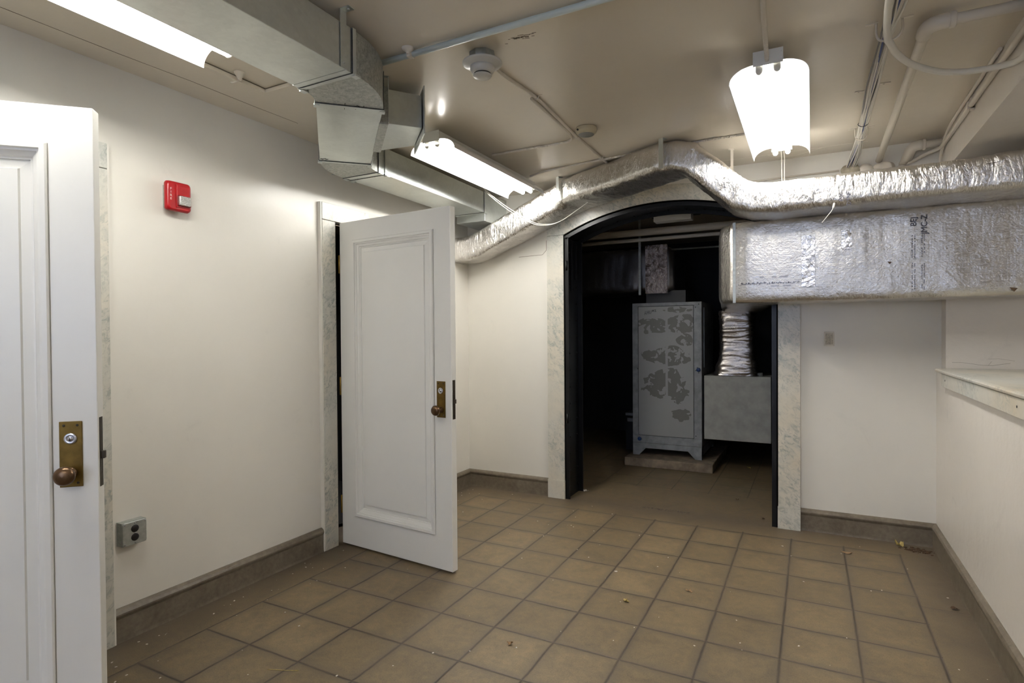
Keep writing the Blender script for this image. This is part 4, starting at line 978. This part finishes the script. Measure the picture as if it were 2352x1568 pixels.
c = MB(); c.box(ax0+0.058, ax0+0.062, ay0+0.0115, ay0+0.0125, 0.29, 1.62); c.box(ax1-0.079, ax1-0.075, ay0+0.0115, ay0+0.0125, 0.29, 1.62); c.box(ax0+0.058, ax1-0.075, ay0+0.0115, ay0+0.0125, 1.618, 1.622); c.box(ax0+.058, ax1-.075, ay0+.0115, ay0+.0125, .29, .294)
c.build('panel_gap', 'marker_ink', t)
c = MB(); c.prism([(ax0, ay0, 0.085), (ax0+0.065, ay0, 0.085), (ax0+0.135, ay0, 0.160), (ax1-0.135, ay0, 0.160), (ax1-0.065, ay0, 0.085), (ax1, ay0, 0.085), (ax1, ay0, 0.213), (ax0, ay0, 0.213)], (0, 0.003, 0))
c.box(ax0, ax0+0.003, ay0, ay1, 0.12, 0.213); c.box(ax1-0.003, ax1, ay0, ay1, 0.12, 0.213); c.box(ax0, ax0+0.003, ay0, ay0+.06, 0.085, 0.213); c.box(ax1-.003, ax1, ay0, ay0+.06, 0.085, 0.213)
c.box(ax0, ax0+0.06, ay1-0.01, ay1, 0.085, 0.213); c.box(ax1-.06, ax1, ay1-0.01, ay1, 0.085, 0.213)
c.build('base_skirt', 'cabinet_galv', t)
for x, z in ((0.598, 0.980), (0.006, 0.254)): MB().lathe((x, ay0, z), (0, -1, 0), [(0.020, 0), (0.020, 0.012), (0.016, 0.016), (0, 0.016)], 24).build('latch_knob', 'blue_button', t)
MB().box(ax1+0.002, ax1+0.010, ay0+0.10, ay0+0.12, 1.0, 1.60).build('side_strip', 'cabinet_galv', t)
# handwritten marking
c = MB(); yy = ay0+0.0005
def hand(pts, ox, oz, s=1.0): c.tube([(0.062+(ox+a)*s, yy, 1.545+(oz+b_)*s) for a, b_ in pts], 0.0017, 5)
hand([(0, -0.010), (0.008, 0.028), (0.017, -0.008)], 0, 0); hand([(0.002, 0.004), (0.014, 0.006)], 0, 0)
hand([(0.022, -0.006), (0.024, 0.030)], 0.002, 0); hand([(0.038, -0.004), (0.040, 0.032)], 0.002, 0); hand([(0.022, 0.012), (0.040, 0.014)], 0.002, 0)
hand([(0.048, 0.032), (0.048, 0.006), (0.056, 0.0), (0.064, 0.006), (0.066, 0.034)], 0.002, 0)
for k in (0, 0.006): hand([(0.080+k, 0.020), (0.083+k, 0.038)], 0.002, 0)
hand([(0.077, 0.026), (0.092, 0.028)], 0.002, 0); hand([(0.077, 0.033), (0.092, 0.035)], 0.002, 0)
hand([(0.100, 0.036), (0.106, 0.042), (0.113, 0.037), (0.108, 0.027), (0.100, 0.020), (0.118, 0.021)], 0.002, 0)
c.build('handwritten_mark', 'marker_ink', t)
for x, z in ((0.585, 1.0), (0.598, 0.95), (0.572, 0.972), (-0.012, 0.98), (0.60, 1.63), (0.57, 1.60), (0.57, 0.32)): MB().lathe((x, ay0, z), (0, -1, 0), [(0.005, 0), (0.004, 0.002), (0, 0.002)], 8).build('screw', 'marker_ink', t)
t = thing('mixing_box', 'grey sheet metal box attached to the right side of the air handler', 'plenum box', (0.95, 3.6, 0.3))
MB().box(0.650, 1.252, 3.30, 3.95, 0.300, 0.925).build('box', 'box_galv', t, 0.003)
MB().box(0.629, 0.650, 3.40, 3.9, 0.35, 0.88).build('side_collar', 'seam_dark', t)
MB().lathe((1.14, 3.42, 0.925), (0, 0, 1), [(0.035, 0), (0.035, 0.03), (0.028, 0.032)], 20).build('port_cap', 'box_galv', t)
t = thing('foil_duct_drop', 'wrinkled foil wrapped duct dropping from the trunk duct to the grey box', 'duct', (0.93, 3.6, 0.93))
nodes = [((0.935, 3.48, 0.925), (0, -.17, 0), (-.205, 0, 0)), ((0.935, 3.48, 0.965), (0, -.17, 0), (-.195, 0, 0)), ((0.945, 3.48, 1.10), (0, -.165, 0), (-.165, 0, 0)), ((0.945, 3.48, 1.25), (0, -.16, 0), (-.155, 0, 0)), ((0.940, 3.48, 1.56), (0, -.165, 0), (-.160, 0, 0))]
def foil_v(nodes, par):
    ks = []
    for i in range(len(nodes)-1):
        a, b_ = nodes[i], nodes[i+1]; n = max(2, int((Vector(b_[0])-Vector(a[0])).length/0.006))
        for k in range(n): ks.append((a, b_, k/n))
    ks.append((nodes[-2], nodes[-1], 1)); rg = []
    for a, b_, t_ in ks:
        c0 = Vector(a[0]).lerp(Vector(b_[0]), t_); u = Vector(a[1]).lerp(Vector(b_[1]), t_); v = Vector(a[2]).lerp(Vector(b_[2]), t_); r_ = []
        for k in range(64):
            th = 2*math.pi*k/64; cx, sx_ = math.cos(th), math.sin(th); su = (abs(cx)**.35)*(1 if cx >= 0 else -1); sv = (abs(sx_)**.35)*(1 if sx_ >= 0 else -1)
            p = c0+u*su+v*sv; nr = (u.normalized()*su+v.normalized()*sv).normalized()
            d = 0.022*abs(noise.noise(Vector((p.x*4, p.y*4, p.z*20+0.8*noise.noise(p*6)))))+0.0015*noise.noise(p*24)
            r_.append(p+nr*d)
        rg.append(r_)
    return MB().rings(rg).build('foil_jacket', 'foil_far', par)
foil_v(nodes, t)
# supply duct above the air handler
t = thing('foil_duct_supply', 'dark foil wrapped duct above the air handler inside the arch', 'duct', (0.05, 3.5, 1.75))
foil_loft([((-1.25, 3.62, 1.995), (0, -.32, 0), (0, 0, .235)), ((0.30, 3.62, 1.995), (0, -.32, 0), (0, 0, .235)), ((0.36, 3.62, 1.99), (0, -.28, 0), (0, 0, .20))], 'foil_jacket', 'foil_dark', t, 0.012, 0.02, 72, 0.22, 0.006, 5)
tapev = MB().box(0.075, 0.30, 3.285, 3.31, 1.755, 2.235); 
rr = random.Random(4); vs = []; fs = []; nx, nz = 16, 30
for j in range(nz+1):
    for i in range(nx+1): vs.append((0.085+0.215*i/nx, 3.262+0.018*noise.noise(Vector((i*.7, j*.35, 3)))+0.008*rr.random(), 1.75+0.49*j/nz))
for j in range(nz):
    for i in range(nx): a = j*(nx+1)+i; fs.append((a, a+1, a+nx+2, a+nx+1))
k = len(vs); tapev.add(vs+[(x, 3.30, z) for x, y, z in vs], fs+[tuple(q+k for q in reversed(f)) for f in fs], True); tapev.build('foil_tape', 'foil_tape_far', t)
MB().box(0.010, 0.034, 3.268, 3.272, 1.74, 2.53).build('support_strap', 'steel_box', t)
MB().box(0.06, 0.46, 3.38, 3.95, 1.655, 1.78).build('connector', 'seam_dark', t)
# pipes across the plant room ceiling
t = thing('overhead_pipes', 'cream painted pipes crossing the plant room just inside the arch', 'pipe', (0.2, 3.0, 2.32))
MB().tube([(-1.28, 3.02, 2.335), (2.95, 3.02, 2.335)], 0.034, 16).build('pipe_run', 'pipe_paint', t)
MB().tube([(-1.28, 3.10, 2.275), (2.95, 3.10, 2.275)], 0.018, 12).build('pipe_run', 'pipe_paint', t)
conduit('hanging_rail', [(0.35, 3.25, 2.18), (2.0, 3.3, 2.17)], 0.008, 'steel_box', 'thin grey pipe deep in the plant room right of the foil', 'pipe')
tag(MB().box(0.34, 0.665, 2.55, 2.66, 2.335, 2.395).build('light_cover', 'white_enamel', None, 0.004), 'white rectangular light cover high inside the arch', 'light cover')
tag(MB().box(0.30, 0.72, 2.62, 2.70, 2.39, CZ).build('cover_bracket', 'far_wall_dark', None), 'dark bracket behind the white light cover', 'bracket')
t = thing('stacked_filters', 'pale objects stacked on the floor left of the air handler', 'box', (-0.25, 4.0, 0))
MB().box(-0.30, -0.14, 3.9, 4.3, 0.33, 0.37).box(-0.32, -0.14, 3.9, 4.3, 0.40, 0.43).build('sheets', 'cabinet_galv', t); MB().box(-0.32, -0.14, 3.92, 4.3, 0, 0.33).build('base', 'far_wall_dark', t)

# ------------------------------------------------------------------ debris on the floor
def leaf(x, y, s, mat, label, seed, curl=0.3, name='dead_leaf', tall=0.4):
    rr = random.Random(seed); n = 14; c = MB(); top = []; 
    for i in range(n):
        a = 2*math.pi*i/n; r_ = s*(0.45+0.55*abs(math.cos(a*1.5+seed)))*rr.uniform(0.7, 1.0)
        top.append(Vector((x+math.cos(a)*r_, y+math.sin(a)*r_*0.6, 0.002+s*curl*abs(math.sin(a+seed))*rr.uniform(0.3, 1.0))))
    cen = Vector((x, y, 0.003+s*0.1)); vs = [cen]+top; fs = [(0, i+1, (i+1) % n+1) for i in range(n)]
    vs2 = [v_-Vector((0, 0, 0.0012)) for v_ in vs]; k = len(vs)
    fs2 = [tuple(q+k for q in reversed(f)) for f in fs]+[((i+1), (i+1)+k, (i+1) % n+1+k, (i+1) % n+1) for i in range(n)]
    c.add(vs+vs2, fs+fs2, False); return tag(c.build(name, mat), label, 'leaf' if name == 'dead_leaf' else 'debris')
leaf(2.076, 1.70, 0.034, 'leaf_yellow', 'yellow dry leaf against the skirting in the far right corner', 1, 1.3)
leaf(1.779, 1.428, 0.038, 'leaf_tan', 'flat tan leaf on the tiles near the far right skirting', 2, 0.2)
leaf(0.762, 0.207, 0.021, 'leaf_yellow', 'curled pale yellow leaf in the middle of the floor', 3, 0.9)
leaf(1.022, 0.468, 0.022, 'leaf_tan', 'thin curled leaf behind the middle one on the tiles', 4, 0.5)
leaf(0.426, -0.405, 0.018, 'leaf_tan', 'small curled leaf on the nearest tiles left of centre', 5, 1.0)
leaf(2.199, 0.836, 0.022, 'leaf_brown', 'orange brown leaf bit beside the right skirting', 6, 0.6)
leaf(1.041, 3.53, 0.022, 'leaf_yellow', 'small pale leaf on the dark plant room floor', 7, 0.8)
leaf(1.06, 2.32, 0.016, 'leaf_brown', 'dark brown leaf bit inside the threshold of the arch', 8, 0.8)
leaf(1.28, 1.90, 0.013, 'leaf_brown', 'dark bit of debris by the right iron jamb', 9, 0.8)
c = MB(); rr = random.Random(12)
for i in range(90):
    x = 2.16+rr.gauss(0, 0.035); y = 1.66+rr.gauss(0, 0.022); s = rr.uniform(0.002, 0.007)
    a = rr.uniform(0, 3.1); c.obox((x, y, s*0.4), (math.cos(a), math.sin(a), 0), (-math.sin(a), math.cos(a), 0), (0, 0, 1), s*1.6, s*0.6, s*0.35)
o = tag(c.build('leaf_litter', 'leaf_brown'), 'pile of dark crumbled leaf litter in the far right corner', 'debris'); o['kind'] = 'stuff'
tag(MB().tube([(-0.36, -1.01, 0.002), (-0.30, -0.99, 0.004), (-0.24, -0.96, 0.002)], 0.0012, 5).build('straw', 'leaf_yellow'), 'short piece of yellow straw on the tiles nearest the viewer', 'debris')
c = MB()
for i in range(170):
    x = rr.uniform(-1.05, 2.2); y = rr.uniform(-1.6, 1.7)
    if rr.random() < 0.4: x = -1.08+abs(rr.gauss(0, 0.12))
    s = rr.uniform(0.0008, 0.0032)
    if rr.random() < 0.05: s *= 2.2
    a = rr.uniform(0, 3.1); c.obox((x, y, s*0.3), (math.cos(a), math.sin(a), 0), (-math.sin(a), math.cos(a), 0), (0, 0, 1), s*1.5, s, s*0.25)
o = tag(c.build('paint_flakes', 'paint_flake'), 'scattered tiny white paint flakes on the brown tiles', 'debris'); o['kind'] = 'stuff'
c = MB()
for i in range(14):
    x = -0.14+rr.gauss(0, 0.012); y = 2.05+rr.gauss(0, 0.01); s = rr.uniform(0.003, 0.009); c.lathe((x, y, 0), (0, 0, 1), [(s, 0), (s*0.8, s*0.6), (0, s)], 7)
o = tag(c.build('plaster_crumbs', 'paint_flake'), 'white plaster crumbs at the foot of the left iron jamb', 'debris'); o['kind'] = 'stuff'
